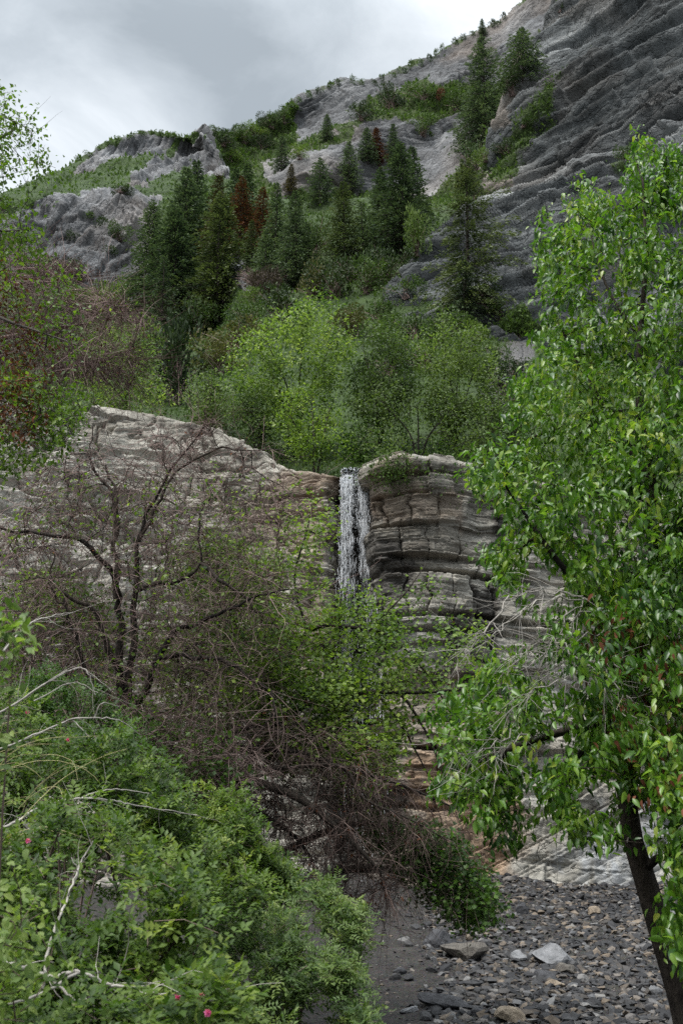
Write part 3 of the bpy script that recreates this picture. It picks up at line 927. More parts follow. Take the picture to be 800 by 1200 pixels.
FIRS = {}
for key, kw in {'narrow': dict(seed=1, R=.19, tuft=.034, per=9, tn=15, levels=36), 'broad': dict(seed=2, R=.27, tuft=.036, levels=34, per=10, tn=18), 'rag': dict(seed=3, R=.23, sparse=.3, ragged=.5, per=9, tn=16), 'full': dict(seed=4, R=.23, levels=38, per=10, tn=17),
                'hero': dict(seed=5, R=.27, levels=27, tuft=.019, tn=90, per=9, sparse=.40, ragged=.5, lop=.2), 'tall': dict(seed=6, R=.27, levels=42, tuft=.021, tn=46, per=10, sparse=.1, ragged=.45, lop=.25),
                'round': dict(seed=7, R=.42, levels=26, tuft=.042, per=12, tn=20, z0=.02), 'near': dict(seed=8, R=.225, levels=44, tuft=.024, per=10, tn=30, sparse=.1, ragged=.45)}.items():
    FIRS[key] = fir_mesh(**kw)
FM = {}


def fir(px, top, bot, kind, mat, label, group='firs standing on the slope above the falls', wide=1.0, rot=None, name='fir_tree', on=None, dscale=None):
    h = hit(px, bot, on)
    if h is None: return
    B = h[0]
    d = B[1]
    T = W(px, top, d)
    H = T[2] - B[2]
    wide = wide * random.uniform(1.02, 1.22)
    key = (kind, mat)
    if key not in FM:
        tr, cr = FIRS[kind]
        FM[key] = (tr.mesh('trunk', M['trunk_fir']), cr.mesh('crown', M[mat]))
    e = empty(name, B - np.array([0, 0, .02 * H]), label, 'tree', group)
    e.rotation_euler = (0, 0, random.random() * 6.28 if rot is None else rot)
    e.scale = (H * wide, H * wide, H * 1.02)
    link('trunk', FM[key][0], parent=e); link('crown', FM[key][1], parent=e)
    return e


F = fir
F(173, 236, 372, 'near', 'needle', 'dark green fir at the outer edge of the fir stand, beside the grey scree')
F(199, 243, 392, 'near', 'needle', 'tall full dark fir with its foot in brown brush, beside the outermost fir', wide=1.15)
F(214, 198, 318, 'broad', 'needle', 'broad dark fir rising behind the outer firs, below the pale rock outcrop')
F(227, 188, 300, 'narrow', 'needle', 'slim dark fir top peeking up under the pale pointed rock outcrop')
F(256, 228, 378, 'near', 'needle_light', 'tall lighter green fir in front of the rusty dead firs', wide=1.1)
F(254, 205, 305, 'narrow', 'needle_fade', 'faded olive fir behind the tall lighter green fir')
F(281, 208, 300, 'full', 'needle_dead', 'rust brown dead fir, the bigger of the two dead ones side by side')
F(307, 220, 288, 'full', 'needle_dead', 'rust brown dead fir, the shorter of the two dead ones side by side')
F(288, 192, 275, 'narrow', 'needle', 'slim dark fir just behind the bigger rusty dead fir')
F(275, 197, 272, 'narrow', 'needle', 'narrow dark fir close behind the bigger rusty dead fir, beside a faded fir')
F(294, 258, 315, 'narrow', 'needle_light', 'small slender green fir at the foot of the rusty dead firs')
F(311, 268, 334, 'broad', 'needle', 'short broad dark fir growing over brown brush below the dead firs')
F(345, 224, 338, 'near', 'needle', 'tall dense dark fir standing alone in the middle of the slope')
F(323, 214, 300, 'narrow', 'needle', 'narrow dark fir between the shorter dead fir and the tall dense fir')
F(330, 160, 200, 'broad', 'needle', 'small pointed fir on the bushy slope below the far cliffs')
F(341, 192, 232, 'narrow', 'needle_fade', 'small faded olive fir below the pointed fir on the bushy slope')
F(375, 186, 240, 'round', 'needle', 'wide rounded dark fir at the top of the stand', wide=.85)
F(383, 134, 165, 'broad', 'needle', 'small dark fir alone on the grassy ledge below the far cliffs')
F(430, 150, 192, 'broad', 'needle', 'small dark fir beside the small rusty fir on the rock rib')
F(441, 150, 192, 'narrow', 'needle_dead', 'small rust brown dead fir on the rock rib, between two dark firs', wide=1.2)
F(461, 145, 196, 'narrow', 'needle', 'small slim dark fir on the rock rib, above the tallest fir of the clump')
F(409, 166, 222, 'broad', 'needle', 'broad mid sized fir below the rock rib with a full base')
F(470, 168, 302, 'near', 'needle', 'tallest fir of the clump beside the grey bare slope, long bare trunk', wide=1.05)
F(484, 172, 262, 'narrow', 'needle', 'slim dark fir leaning close behind the tallest fir of the clump')
F(447, 198, 292, 'near', 'needle', 'dense dark fir in front of the clump beside the bare grey slope')
F(402, 214, 322, 'near', 'needle_light', 'light tipped green fir standing in bushes in front of the clump', wide=1.1)
F(424, 236, 312, 'rag', 'needle', 'ragged dark fir between the light tipped fir and the dense clump')
F(360, 262, 330, 'rag', 'needle', 'ragged dark fir tucked low beside the tall dense fir')
F(188, 300, 396, 'rag', 'needle', 'low ragged fir in the brown brush under the outer firs')
F(240, 290, 360, 'full', 'needle', 'mid sized dark fir beside the tall lighter green fir')
F(550, 186, 374, 'hero', 'needle_light', 'big open fir with separate drooping branch layers on the toe of the dark rock wall', on=['rock_wall', 'hillside'], rot=.3)
F(568, 44, 172, 'tall', 'needle', 'tall dark shaggy fir high up against the edge of the steep rock wall', rot=.2)
F(546, 118, 178, 'rag', 'needle', 'shorter ragged fir beside the tall shaggy fir below the rock wall')
F(613, 34, 96, 'round', 'needle', 'wide bushy dark fir high on the shoulder of the rock wall', wide=1.1)
F(565, 22, 42, 'broad', 'needle', 'tiny pointed fir alone on the skyline of the far ridge')
F(545, 300, 385, 'hero', 'needle', 'small dark open fir below the big open fir on the rock toe', wide=.8, on=['rock_wall', 'hillside'])


# ------------------------------------------------------------------ shrubs of the slope
def shrub_mesh(seed, n=2200, leaf=.085, lobes=7, upright=0., twigs_n=40):
    g = np.random.default_rng(seed)
    st, cr = MB(), MB()
    c = np.stack([g.normal(0, .42, lobes), g.normal(0, .42, lobes), .35 + .4 * g.random(lobes)], -1)
    c[:, :2] *= (1 - .5 * upright)
    rad = .26 + .22 * g.random(lobes)
    k = g.integers(0, lobes, n)
    dv = unit(g.normal(size=(n, 3)))
    rr = rad[k] * (.45 + .6 * g.random(n) ** .6)
    p = c[k] + dv * rr[:, None] * np.array([1, 1, .8 + upright])
    keep = (noise(p * 3.3, seed) > -.22) & (p[:, 2] > .02)
    p = p[keep]; dv = dv[keep]
    d = dv * .8 + np.array([0, 0, .45]) + g.normal(size=p.shape) * .5
    L = leaf * (.6 + .8 * g.random(len(p)))
    leaves(cr, p, d, L, L * .55, LEAF_SMALL, .8, .7, np.clip(g.normal(.45, .22, len(p)) + .25 * (p[:, 2] - .45), 0, 1))
    m = twigs_n
    kk = g.integers(0, lobes, m)
    tip = c[kk] + unit(g.normal(size=(m, 3))) * rad[kk][:, None] * .9
    t = np.linspace(0, 1, 6)[None, :, None]
    b0 = np.stack([g.normal(0, .08, m), g.normal(0, .08, m), np.zeros(m)], -1)[:, None]
    midp = b0 + np.array([0, 0, .5]) * tip[:, None, 2:3]
    pts = (1 - t) ** 2 * b0 + 2 * t * (1 - t) * midp + t * t * tip[:, None]
    tubes(st, pts, np.linspace(.018, .005, 6)[None] * np.ones((m, 1)), 3)
    return st, cr


SHR = {'a': shrub_mesh(31), 'b': shrub_mesh(32, lobes=9), 'c': shrub_mesh(33, n=1600, lobes=5), 'up': shrub_mesh(34, n=2600, leaf=.10, lobes=8, upright=.8, twigs_n=70),
       'bare': shrub_mesh(35, n=500, leaf=.05, twigs_n=220), 'small': shrub_mesh(36, n=420, leaf=.15, lobes=5, twigs_n=12)}
SM = {}


def shrub(px, base, w, h, kind, mat, label, group='shrubs on the slope above the falls', name='shrub', on=None, bark='twig_purple', sink=.05):
    hh = hit(px, base, on)
    if hh is None: return
    B = hh[0]; d = B[1]
    s = d / FPX * 1.02
    key = (kind, mat, bark)
    if key not in SM:
        SM[key] = (SHR[kind][0].mesh('stem', M[bark]), SHR[kind][1].mesh('foliage', M[mat]))
    tilt = 1.0 / math.cos(math.atan2(B[2], d))
    e = empty(name, B - np.array([0, 0, h * s * sink]), label, 'shrub', group)
    e.rotation_euler = (0, 0, random.random() * 6.28)
    e.scale = (w * s * .72, w * s * .72, h * s * 1.02 * tilt)
    link('foliage', SM[key][1], parent=e)
    if kind != 'small': link('stem', SM[key][0], parent=e)
    return e


S = shrub
S(205, 474, 62, 92, 'up', 'brush_dark', 'dark upright willow-like shrub at the rim of the pale slab', bark='twig_purple')
S(190, 392, 60, 46, 'a', 'brush_brown', 'brown leafless thicket at the foot of the outer firs')
S(160, 398, 44, 44, 'bare', 'brush_brown', 'grey bare brush beside the scree, next to the outer firs')
S(232, 396, 44, 40, 'b', 'brush_mid', 'mid green shrub under the tall full dark fir')
S(276, 412, 74, 40, 'a', 'brush_olive', 'olive tan shrub in the brush belt below the lighter green fir')
S(258, 440, 60, 36, 'b', 'brush_olive', 'yellowish olive shrub above the dark upright shrub')
S(300, 336, 40, 30, 'bare', 'brush_brown', 'purplish bare brush under the slender green fir')
S(318, 350, 46, 34, 'a', 'brush_brown', 'brown bushy scrub under the short broad fir')
S(330, 376, 60, 40, 'b', 'brush_dark', 'dark oakbrush below the tall dense fir')
S(296, 382, 46, 32, 'c', 'brush_mid', 'dull green shrub between olive shrub and brown scrub')
S(366, 352, 50, 46, 'a', 'brush_olive', 'olive green tall shrub between the tall dense fir and the light tipped fir')
S(372, 300, 44, 44, 'b', 'brush_mid', 'green shrub halfway up between the two tall dense firs')
S(392, 350, 60, 48, 'b', 'brush_dark', 'big dark rounded shrub below the light tipped fir')
S(428, 345, 56, 44, 'a', 'brush_mid', 'mid green shrub at the foot of the dense clump')
S(412, 330, 30, 26, 'bare', 'brush_brown', 'grey bare brush clinging under the light tipped fir')
S(456, 330, 48, 42, 'b', 'brush_dark', 'dark shrub hiding the trunk of the tallest fir')
S(488, 300, 30, 46, 'up', 'brush_light', 'bright green narrow shrub between the firs and the rock wall')
S(494, 258, 28, 30, 'c', 'brush_light', 'small bright green shrub on the edge of the bare grey slope')
S(476, 350, 46, 26, 'a', 'brush_mid', 'low green shrub along the toe of the rock wall')
S(440, 376, 48, 26, 'b', 'brush_mid', 'low spreading shrub above the bright grove')
S(300, 356, 30, 24, 'c', 'brush_light', 'small bright green shrub right below the shorter rusty dead fir')
S(283, 300, 26, 18, 'c', 'brush_light', 'small bright green shrub at the foot of the bigger dead fir')
S(222, 352, 36, 24, 'c', 'brush_mid', 'small green shrub between the two tall outer firs')
S(140, 362, 56, 34, 'b', 'brush_light', 'yellow green shrub at the lower end of the scree')
S(108, 372, 70, 40, 'a', 'brush_light', 'pale green spreading shrub below the scree')
S(150, 430, 84, 60, 'b', 'brush_light', 'bright yellow green bush on the rim, left of the dark upright shrub')
S(108, 452, 70, 54, 'a', 'brush_light', 'yellow green bush on the rim above the cracked slab')
S(56, 392, 70, 44, 'bare', 'brush_brown', 'brownish bare brush under the scree slope')
S(92, 330, 60, 30, 'bare', 'brush_brown', 'reddish brown bare brush on the lower rock face')
S(60, 330, 50, 26, 'a', 'brush_dark', 'dark low shrub on the lower rock face')
S(118, 268, 18, 16, 'small', 'brush_dark', 'small dark shrub growing out of the light rock face, upper one')
S(140, 282, 26, 24, 'c', 'brush_mid', 'rounded grey green shrub in the middle of the light rock face')
S(84, 284, 16, 14, 'small', 'brush_dark', 'small dark shrub low on the light rock face')
S(104, 258, 14, 12, 'small', 'brush_mid', 'tiny shrub near the top of the light rock face')
S(130, 300, 16, 14, 'small', 'brush_dark', 'small dark shrub below the rounded grey green shrub')
S(140, 226, 26, 14, 'c', 'brush_dark', 'dark shrub on the grassy shelf below the pale outcrop')
S(566, 356, 40, 30, 'a', 'brush_dark', 'dark low shrub around the foot of the big open fir', on=['rock_wall', 'hillside'])
S(588, 376, 40, 26, 'b', 'brush_mid', 'mid green shrub beside the gully, under the big open fir', on=['rock_wall', 'hillside'])
S(607, 396, 22, 18, 'c', 'brush_dark', 'small dark round shrub at the edge of the scree gully', on=['rock_wall', 'hillside'])
S(600, 440, 30, 26, 'c', 'brush_dark', 'dull green shrub in the scree gully above the leafy tree', on=['rock_wall', 'hillside'])
S(452, 402, 54, 32, 'b', 'brush_mid', 'mid green shrub just behind the top of the grove centre', on=['hillside'])
S(486, 398, 50, 30, 'a', 'brush_dark', 'dark low shrub behind the grove, under the toe of the rock wall', on=['hillside'])
S(520, 404, 56, 34, 'b', 'brush_mid', 'broad green shrub between the grove and the foot of the big open fir', on=['hillside'])
S(552, 412, 48, 34, 'a', 'brush_light', 'light green shrub at the scree edge, under the big open fir', on=['hillside'])
S(500, 432, 70, 40, 'a', 'brush_mid', 'wide green shrub tucked behind the greyish green grove tree', on=['hillside'])
S(455, 440, 60, 40, 'c', 'brush_dark', 'dark shrub filling the gap between the two grove crowns', on=['hillside'])
S(575, 440, 40, 40, 'b', 'brush_mid', 'green shrub at the scree edge beside the greyish green grove tree', on=['hillside'])
S(590, 470, 50, 44, 'b', 'brush_dark', 'dark shrub at the lower end of the scree gully', on=['hillside'])
S(415, 395, 50, 34, 'a', 'brush_olive', 'olive shrub above the bright grove tree', on=['hillside'])
S(560, 200, 34, 36, 'b', 'brush_mid', 'green shrub at the foot of the tall shaggy fir')
S(570, 190, 26, 22, 'c', 'brush_light', 'bright yellow green shrub below the tall shaggy fir')
S(556, 236, 24, 24, 'a', 'brush_dark', 'dark drooping shrub on the rock edge above the big open fir')
S(594, 180, 26, 18, 'c', 'brush_dark', 'small dark shrub on a ledge of the rock wall', on=['rock_wall'])
S(612, 150, 24, 14, 'c', 'brush_mid', 'small green shrub on a higher ledge of the rock wall', on=['rock_wall'])
S(738, 190, 26, 26, 'c', 'brush_mid', 'grey green shrub clinging to the dark wall above the leafy tree', on=['rock_wall'])
S(655, 14, 14, 22, 'c', 'brush_mid', 'green shrub at the very top edge of the rock wall', on=['rock_wall'])
S(600, 112, 30, 30, 'b', 'brush_mid', 'green shrub below the wide bushy fir on the shoulder')
S(495, 160, 34, 20, 'b', 'brush_mid', 'rounded grey green shrub on the rib above the bare grey slope')
S(458, 128, 34, 30, 'b', 'brush_dark', 'dark rounded shrub on the far ledge under the cliffs')
S(422, 142, 28, 22, 'a', 'brush_dark', 'dark shrub on the grassy ledge beside the lone small fir')
S(494, 118, 34, 20, 'b', 'brush_mid', 'wide green shrub on the far ledge')
S(515, 122, 14, 20, 'small', 'needle_dead', 'small rust coloured dead shrub on the far ledge')
S(535, 130, 36, 22, 'a', 'brush_mid', 'green shrub on the far ledge, beside the rust coloured one')
for (px, py, w, h, m, lab) in [(262, 172, 26, 18, 'brush_dark', 'dark oakbrush just beside the pale pointed outcrop'), (285, 168, 28, 18, 'brush_mid', 'green oakbrush in the middle of the bushy far slope'), (306, 176, 26, 18, 'brush_dark', 'dark oakbrush low on the bushy far slope'),
                               (318, 150, 26, 18, 'brush_dark', 'dark oakbrush on the crest of the bushy far slope'), (332, 144, 22, 18, 'brush_mid', 'green oakbrush beside the first far cliff'), (270, 190, 26, 14, 'brush_light', 'light green brush at the bottom of the bushy far slope'),
                               (297, 160, 24, 14, 'brush_light', 'bright patch of brush under the crest of the far slope'), (330, 172, 22, 14, 'brush_mid', 'green brush beside the grey chute on the far slope'), (250, 160, 18, 12, 'brush_mid', 'small brush behind the tip of the pale outcrop'),
                               (352, 188, 24, 14, 'brush_light', 'light green brush along the grassy ledge')]:
    S(px, py, w, h, random.choice('abc'), m, lab, 'oakbrush on the far slope')
sky_x = [248, 262, 275, 288, 303, 316, 327, 340, 352, 363, 376, 389, 398, 412, 424, 437, 449, 458, 470, 482, 491, 503, 511, 520, 533, 545, 553, 574, 581, 590]
for x in sky_x:
    y = np.interp(x, [c[0] for c in cols], [c[1] for c in cols])
    S(x + random.uniform(-3, 3), y + 4, random.uniform(7, 13), random.uniform(7, 14), 'small', random.choice(['brush_dark', 'brush_mid', 'needle']), 'tiny dark bush on the skyline of the far ridge', 'tiny bushes along the far skyline', sink=.1)
for x, y in zip([92, 104, 116, 128, 140, 152, 166, 178, 190, 203, 216, 228], [186, 180, 174, 169, 165, 161, 157, 155, 156, 157, 158, 158]):
    S(x, y + 3, random.uniform(8, 14), random.uniform(4, 8), 'small', 'brush_mid', 'low green bush along the crest of the near hill', 'low bushes along the near hill crest', sink=.2)

# ------------------------------------------------------------------ grass and low brush that nobody could count
def cover(name, P, veg, n, size, seed, mat, dmin=0, poly=None, up=1.0, lay=(0, 0, 0)):
    g = np.random.default_rng(seed)
    N = normals(P)
    S_ = P.reshape(-1, 3); V = np.clip(veg.ravel(), 0, 1)
    qx, qy = pix(S_)
    dist = np.linalg.norm(S_ - EYE, axis=1)
    w = V ** 3 * (qx > -60) * (qx < 860) * (qy > -40) * (qy < 640) * (dist > dmin)
    if poly is not None: w = w * inpoly(qx, qy, poly)
    w = w * np.clip(noise(S_ / 4.5, seed) + .55, .05, 1) / np.maximum(dist, 20) ** 1.0
    k = g.choice(len(S_), n, p=w / w.sum())
    p = S_[k] + g.normal(size=(n, 3)) * .25
    s = size * dist[k] * (.5 + g.random(n) ** 2 * 1.6)
    d = np.array([0, 0, up]) + N.reshape(-1, 3)[k] * .5 + g.normal(size=(n, 3)) * .75
    mb = MB()
    leaves(mb, p - np.array([0, 0, .1]), d, s, s * .55, LEAF_SMALL, .7, .8, np.clip(g.normal(.45, .22, n), 0, 1))
    o = link(name, mb.mesh(name, M[mat])); tag(o, kind='stuff')


cover('hillside_grass', HILL[0], HILL[1], 130000, .0024, 61, 'grass', 30)
cover('ridge_grass', RIDGE[0], RIDGE[1], 40000, .0024, 62, 'grass', 100)
cover('wall_grass', WALL[0], WALL[1], 9000, .0024, 63, 'grass', 30)
cover('ledge_grass', CLIFF[0], CLIFF[1], 5000, .0022, 64, 'grass', 10)
# ------------------------------------------------------------------ trees and bushes grown from limbs
def ground_at(p):
    return float(gz(p[0], p[1]))


def plant(name, label, cat, limbs, att, leafspec, bark, group=None, step=.25, rtip=.005, expo=.45, wob=.12, lean=.35, foliage='crown', wood='trunk', extra=None, big=.03, base=None, sag=0.):
    """limbs: list of (pts, radii); att: twig ends; leafspec: list of dicts laying leaves on the twig ends"""
    chains, td = grow(limbs, att, step, rtip, expo, wob, sag, lean)
    B = np.array(limbs[0][0][0] if base is None else base)
    e = empty(name, B, label, cat, group)
    mb = MB(); chain_tubes(mb, chains, big)
    for tw in (extra or []):
        if tw.get('mat') is None: tw['fn'](mb, chains, att, td)
    link(wood, mb.mesh(wood, M[bark], B), parent=e)
    for L in leafspec:
        mb = MB(); L['fn'](mb, chains, att, td)
        if mb.n: link(L.get('name', foliage), mb.mesh(L.get('name', foliage), M[L['mat']], B), parent=e)
    for tw in (extra or []):
        if tw.get('mat'):
            mb = MB(); tw['fn'](mb, chains, att, td)
            link(tw['name'], mb.mesh(tw['name'], M[tw['mat']], B), parent=e)
    return e, chains


def lay(n, spread, length, width, tmpl=LEAF_SMALL, tv=(.18, .12), lv=.6, down=0., outw=.6, upbias=1., jit=.6, frac=1.0, tw=.3, wild=.6, sel=None):
    """n leaves round each twig end, along a short twig; down > 0 makes them hang"""
    def fn(mb, chains, att, td):
        k = np.arange(len(att)) if sel is None else np.flatnonzero(sel(att))
        k = k[rng.random(len(k)) < frac]
        k = np.repeat(k, n)
        N = len(k)
        if N == 0: return
        u = rng.random(N)
        d0 = unit(td[k] + np.array([0, 0, -.25 * (down > 0)]))
        pos = att[k] - d0 * (u * tw)[:, None] + rng.normal(size=(N, 3)) * spread
        d = d0 * outw + rng.normal(size=(N, 3)) * wild + np.array([0, 0, -down])
        L = length * (1 - lv * .55 + lv * rng.random(N))
        cl = rng.normal(0, tv[1], len(att))[k]
        leaves(mb, pos, d, L, L * width, tmpl, upbias, jit, np.clip(rng.normal(.42, tv[0], N) + cl, 0, 1))
    return fn


def fine(n, length, rad=.0035, rmax=.02, grav=.3, curl=.5, K=6, angle=.8, split=0):
    def fn(mb, chains, att, td):
        p, t = along(chains, n, rmax)
        if not len(p): return
        d = t + rng.normal(size=p.shape) * angle
        L = length * (.35 + rng.random(len(p)) ** 2 * 1.2)
        pts, rr = twigs(p, d, L, K, curl, grav, rad)
        tubes(mb, pts, rr, 3)
        if split:
            k = rng.integers(0, len(p), split); j = rng.integers(1, K - 1, split)
            p2 = pts[k, j]; d2 = unit(pts[k, j + 1] - pts[k, j]) + rng.normal(size=(split, 3)) * .7
            pts2, rr2 = twigs(p2, d2, L[k] * .5, 5, curl, grav, rad * .65)
            tubes(mb, pts2, rr2, 3)
    return fn


# ---- grove above the falls
def grove(label, poly, dc, th, n, mat, nl=14, leaf=.13, stems=3, foot=None, seed=1, group='leafy trees above the falls', bark='bark_dark', name='leafy_tree', cat='tree', clump=.75, thr=-.05, tw=.35):
    fx, fy = foot
    att = cloud(poly, int(n * .55), lambda x, y: (dc + 0 * x, th + 0 * x), .9, 1.15, seed, .02)
    Bx = W(fx, fy, dc)
    zb = below(Bx, ['hillside'])
    B = np.array([Bx[0], Bx[1], zb if zb is not None else Bx[2]])
    B[2] -= .15
    xs = np.array([p[0] for p in poly]); ys = np.array([p[1] for p in poly])
    limbs = []
    for i in range(stems):
        tx = np.interp((i + .5) / stems, [0, 1], [xs.min() * .75 + xs.mean() * .25, xs.max() * .75 + xs.mean() * .25]) + rng.normal() * 5
        ty = ys.min() + (ys.max() - ys.min()) * rng.uniform(.15, .35)
        T = W(tx, ty, dc + rng.uniform(-.5, .5) * th)
        mid = B * .55 + T * .45 + np.array([(T - B)[0] * -.15, 0, (T - B)[2] * .1]) + rng.normal(size=3) * .15
        p = spline(np.array([B, mid, T]), 6)
        limbs.append((p, np.linspace(.05, .012, len(p))))
    return plant(name, label, cat, limbs, att, [dict(mat=mat, fn=lay(int(nl * 2.2), .24, leaf, .6, LEAF_SMALL, tv=(.10, .20), down=.1, tw=tw, wild=.8))], bark, group, step=.4, rtip=.006, extra=[dict(fn=fine(260, .5, .005, .02))])


grove('bright fresh green tree with visible dark forking limbs in the middle of the grove', [(262, 425), (282, 400), (300, 385), (325, 372), (352, 350), (380, 345), (402, 372), (412, 400), (400, 450), (385, 480), (370, 520), (330, 520), (300, 480), (266, 455)],
      37.5, 1.6, 520, 'leaf_grove', 15, .15, 4, (345, 530), 3)
grove('greyish green tree at the far end of the grove, beside the scree gully', [(488, 410), (500, 380), (530, 372), (560, 392), (578, 430), (582, 480), (574, 540), (530, 545), (505, 500), (490, 460)], 39, 1.6, 640, 'leaf_grove_grey', 14, .14, 4, (535, 565), 4)
grove('light green rounded tree filling the centre of the grove over the falls', [(415, 420), (432, 385), (462, 378), (482, 405), (486, 450), (470, 485), (430, 495), (408, 470)], 37.6, 1.2, 430, 'leaf_grove_dull', 14, .13, 3, (445, 555), 5)
grove('grey brown twiggy tree with thin foliage standing behind the falls lip', [(410, 470), (450, 455), (500, 470), (560, 470), (570, 520), (540, 545), (470, 545), (420, 530)], 36, 1.2, 200, 'leaf_grove_grey', 10, .11, 3, (490, 560), 6)
grove('light yellow green bush on the rim above the tan rock beside the falls', [(330, 470), (350, 455), (385, 470), (400, 500), (395, 530), (375, 545), (345, 535), (335, 505)], 34, .8, 200, 'leaf_maple', 14, .11, 3, (368, 552), 7, group='bushes on the cliff rim', name='bush', cat='bush')
grove('dark green bush in the shade directly above the falls', [(395, 500), (430, 495), (480, 505), (530, 515), (535, 540), (470, 545), (400, 548)], 37, .8, 240, 'leaf_bush', 13, .11, 4, (455, 560), 8, group='bushes on the cliff rim', name='bush', cat='bush')
grove('pale green bush between the dark upright shrub and the bright grove tree', [(215, 455), (240, 440), (262, 445), (268, 470), (266, 500), (250, 505), (225, 490)], 38, .9, 170, 'leaf_grove_grey', 12, .12, 3, (248, 512), 9, group='bushes on the cliff rim', name='bush', cat='bush')
grove('mid green bush at the foot of the bright grove tree', [(268, 470), (300, 465), (320, 490), (330, 530), (300, 535), (268, 520)], 36.6, .9, 180, 'leaf_grove_dull', 13, .12, 3, (300, 540), 10, group='bushes on the cliff rim', name='bush', cat='bush')
grove('dull green tree half hidden by the leafy tree at the gully mouth', [(560, 480), (585, 450), (610, 455), (640, 500), (640, 560), (590, 580), (556, 550)], 37, 1.4, 280, 'leaf_grove_dull', 14, .13, 3, (595, 590), 12)
grove('bright yellow green tree on the rim at the outer end of the slab', [(95, 425), (120, 395), (150, 385), (180, 400), (190, 440), (190, 490), (140, 490), (95, 480)], 38, 1.4, 330, 'leaf_grove', 13, .13, 3, (150, 500), 13)

# ---- the falling water
def waterfall():
    g = np.random.default_rng(77)
    mb = MB()

    def strand(n, x0, x1, y0, d, vx, T, dens, size):
        # parcels of water leaving the lip and falling free: position after time t
        px = x0 + (x1 - x0) * g.random(n)
        P0 = W(px, y0 + g.normal(size=n) * 2, d)
        t = T * g.random(n) ** dens
        v = np.stack([vx + g.normal(0, .10, n) * (.3 + t), -.55 + g.normal(0, .12, n), np.full(n, -.3)], -1)
        P = P0 + v * t[:, None]; P[:, 2] -= 4.9 * t ** 2
        L = size * (.6 + 3.2 * g.random(n) ** 2) * (.6 + 1.6 * t)
        w = size * .085 * (.4 + 1.1 * g.random(n) ** 2) * (1.15 - .35 * t)
        k = 4
        s = np.linspace(0, 1, k)
        pts = P[:, None, :] + np.stack([g.normal(0, .015, (n, k)), g.normal(0, .015, (n, k)), -s[None] * L[:, None]], -1)
        rr = w[:, None] * np.array([.25, 1., .8, .15])[None]
        tubes(mb, pts, rr, 4)
    strand(880, 399, 413, 558, 31.0, -.03, .86, .80, .075)
    strand(230, 405, 426, 558, 31.05, .0, .55, .9, .07)
    strand(580, 420, 429, 556, 31.0, .05, .78, .85, .075)
    strand(430, 424, 431, 556, 31.0, .10, 1.2, .85, .06)
    strand(600, 398, 412, 560, 31.0, -.02, 1.5, .7, .045)
    strand(700, 402, 430, 560, 31.0, .05, 1.6, .55, .03)
    # the short slide over the lip
    n = 260
    a = W(400 + 29 * g.random(n), 552 + 3 * g.random(n), 32.0)
    b = a + np.stack([g.normal(0, .04, n), np.full(n, -.85), -.10 - .3 * g.random(n)], -1)
    t = np.linspace(0, 1, 5)[None, :, None]
    tubes(mb, a[:, None] * (1 - t) + b[:, None] * t + np.array([0, 0, .12]) * t * (1 - t), np.full((n, 5), .018) * (.5 + g.random((n, 1))), 4)
    # thin water running down the lower face
    for _ in range(420):
        px, py = g.uniform(402, 440) + g.normal() * 4, g.uniform(690, 1000)
        px += (py - 690) * .05
        h = hit(px, py, ['waterfall_cliff'])
        if h is None: continue
        p = h[0] + np.array([0, -.03, 0])
        L = g.uniform(.08, .35)
        pts = np.linspace(p, p + np.array([g.normal(0, .02), -.04 * L, -L]), 4)[None]
        tubes(mb, pts, np.array([[.002, .009, .007, .002]]) * g.uniform(.5, 1.4), 4)
    o = link('waterfall', mb.mesh('waterfall', M['water'])); tag(o, kind='structure')
    # thin veils of water between the strands, each one curving out and down from the lip
    vb = MB()
    for x0, x1, T, dd, k0 in ((399, 414, .95, 31.05, .8), (419, 430, .9, 31.05, .8), (402, 428, .5, 31.2, .5), (400, 412, 1.25, 31.1, .6), (421, 431, 1.2, 31.1, .6)):
        nu, nt = 16, 60
        t = np.linspace(0, T, nt)[:, None]; u = np.linspace(0, 1, nu)[None]
        P0 = W(x0 + (x1 - x0) * u, 557 + 0 * u, dd)
        P = P0 + np.stack([.05 * (u - .5) * t, -.5 * t + .06 * np.sin(u * 9 + x0) * t, -.3 * t - 4.9 * t ** 2 + 0 * u], -1)
        i = np.arange(nt - 1)[:, None] * nu + np.arange(nu - 1)[None]
        fade = .85 * k0 * (1 - (t / T) ** 1.5) * np.clip(4 * u * (1 - u), 0, 1) ** .5
        vb.add(P, quads=np.stack([i, i + nu, i + nu + 1, i + 1], -1).reshape(-1, 4), tint=fade.ravel())
    o = link('waterfall_veil', vb.mesh('waterfall_veil', M['film'])); tag(o, kind='structure')


waterfall()


# ------------------------------------------------------------------ stones
def stone_mesh(name, mat, seed, sx=1, sy=1, sz=.6, cuts=9, sub=3, rough=.10):
    """an angular broken stone: a sphere cut flat by random planes, then roughened"""
    g = np.random.default_rng(seed)
    bm = bmesh.new(); bmesh.ops.create_icosphere(bm, subdivisions=sub, radius=1.0)
    V = np.array([v.co for v in bm.verts]); T = np.array([[v.index for v in f.verts] for f in bm.faces]); bm.free()
    for _ in range(cuts):
        n = unit(g.normal(size=3)); c = .45 + .4 * g.random()
        d = V @ n - c
        V = V - np.maximum(d, 0)[:, None] * n
    V = V * np.array([sx, sy, sz])
    V = V + unit(V) * (rough * fbm(V * 1.9 + seed, 4, seed) + rough * .4 * fbm(V * 6 + seed, 3, seed))[:, None]
    return MB().add(V, tris=T, tint=g.random()).mesh(name, mat, smooth_shade=False)


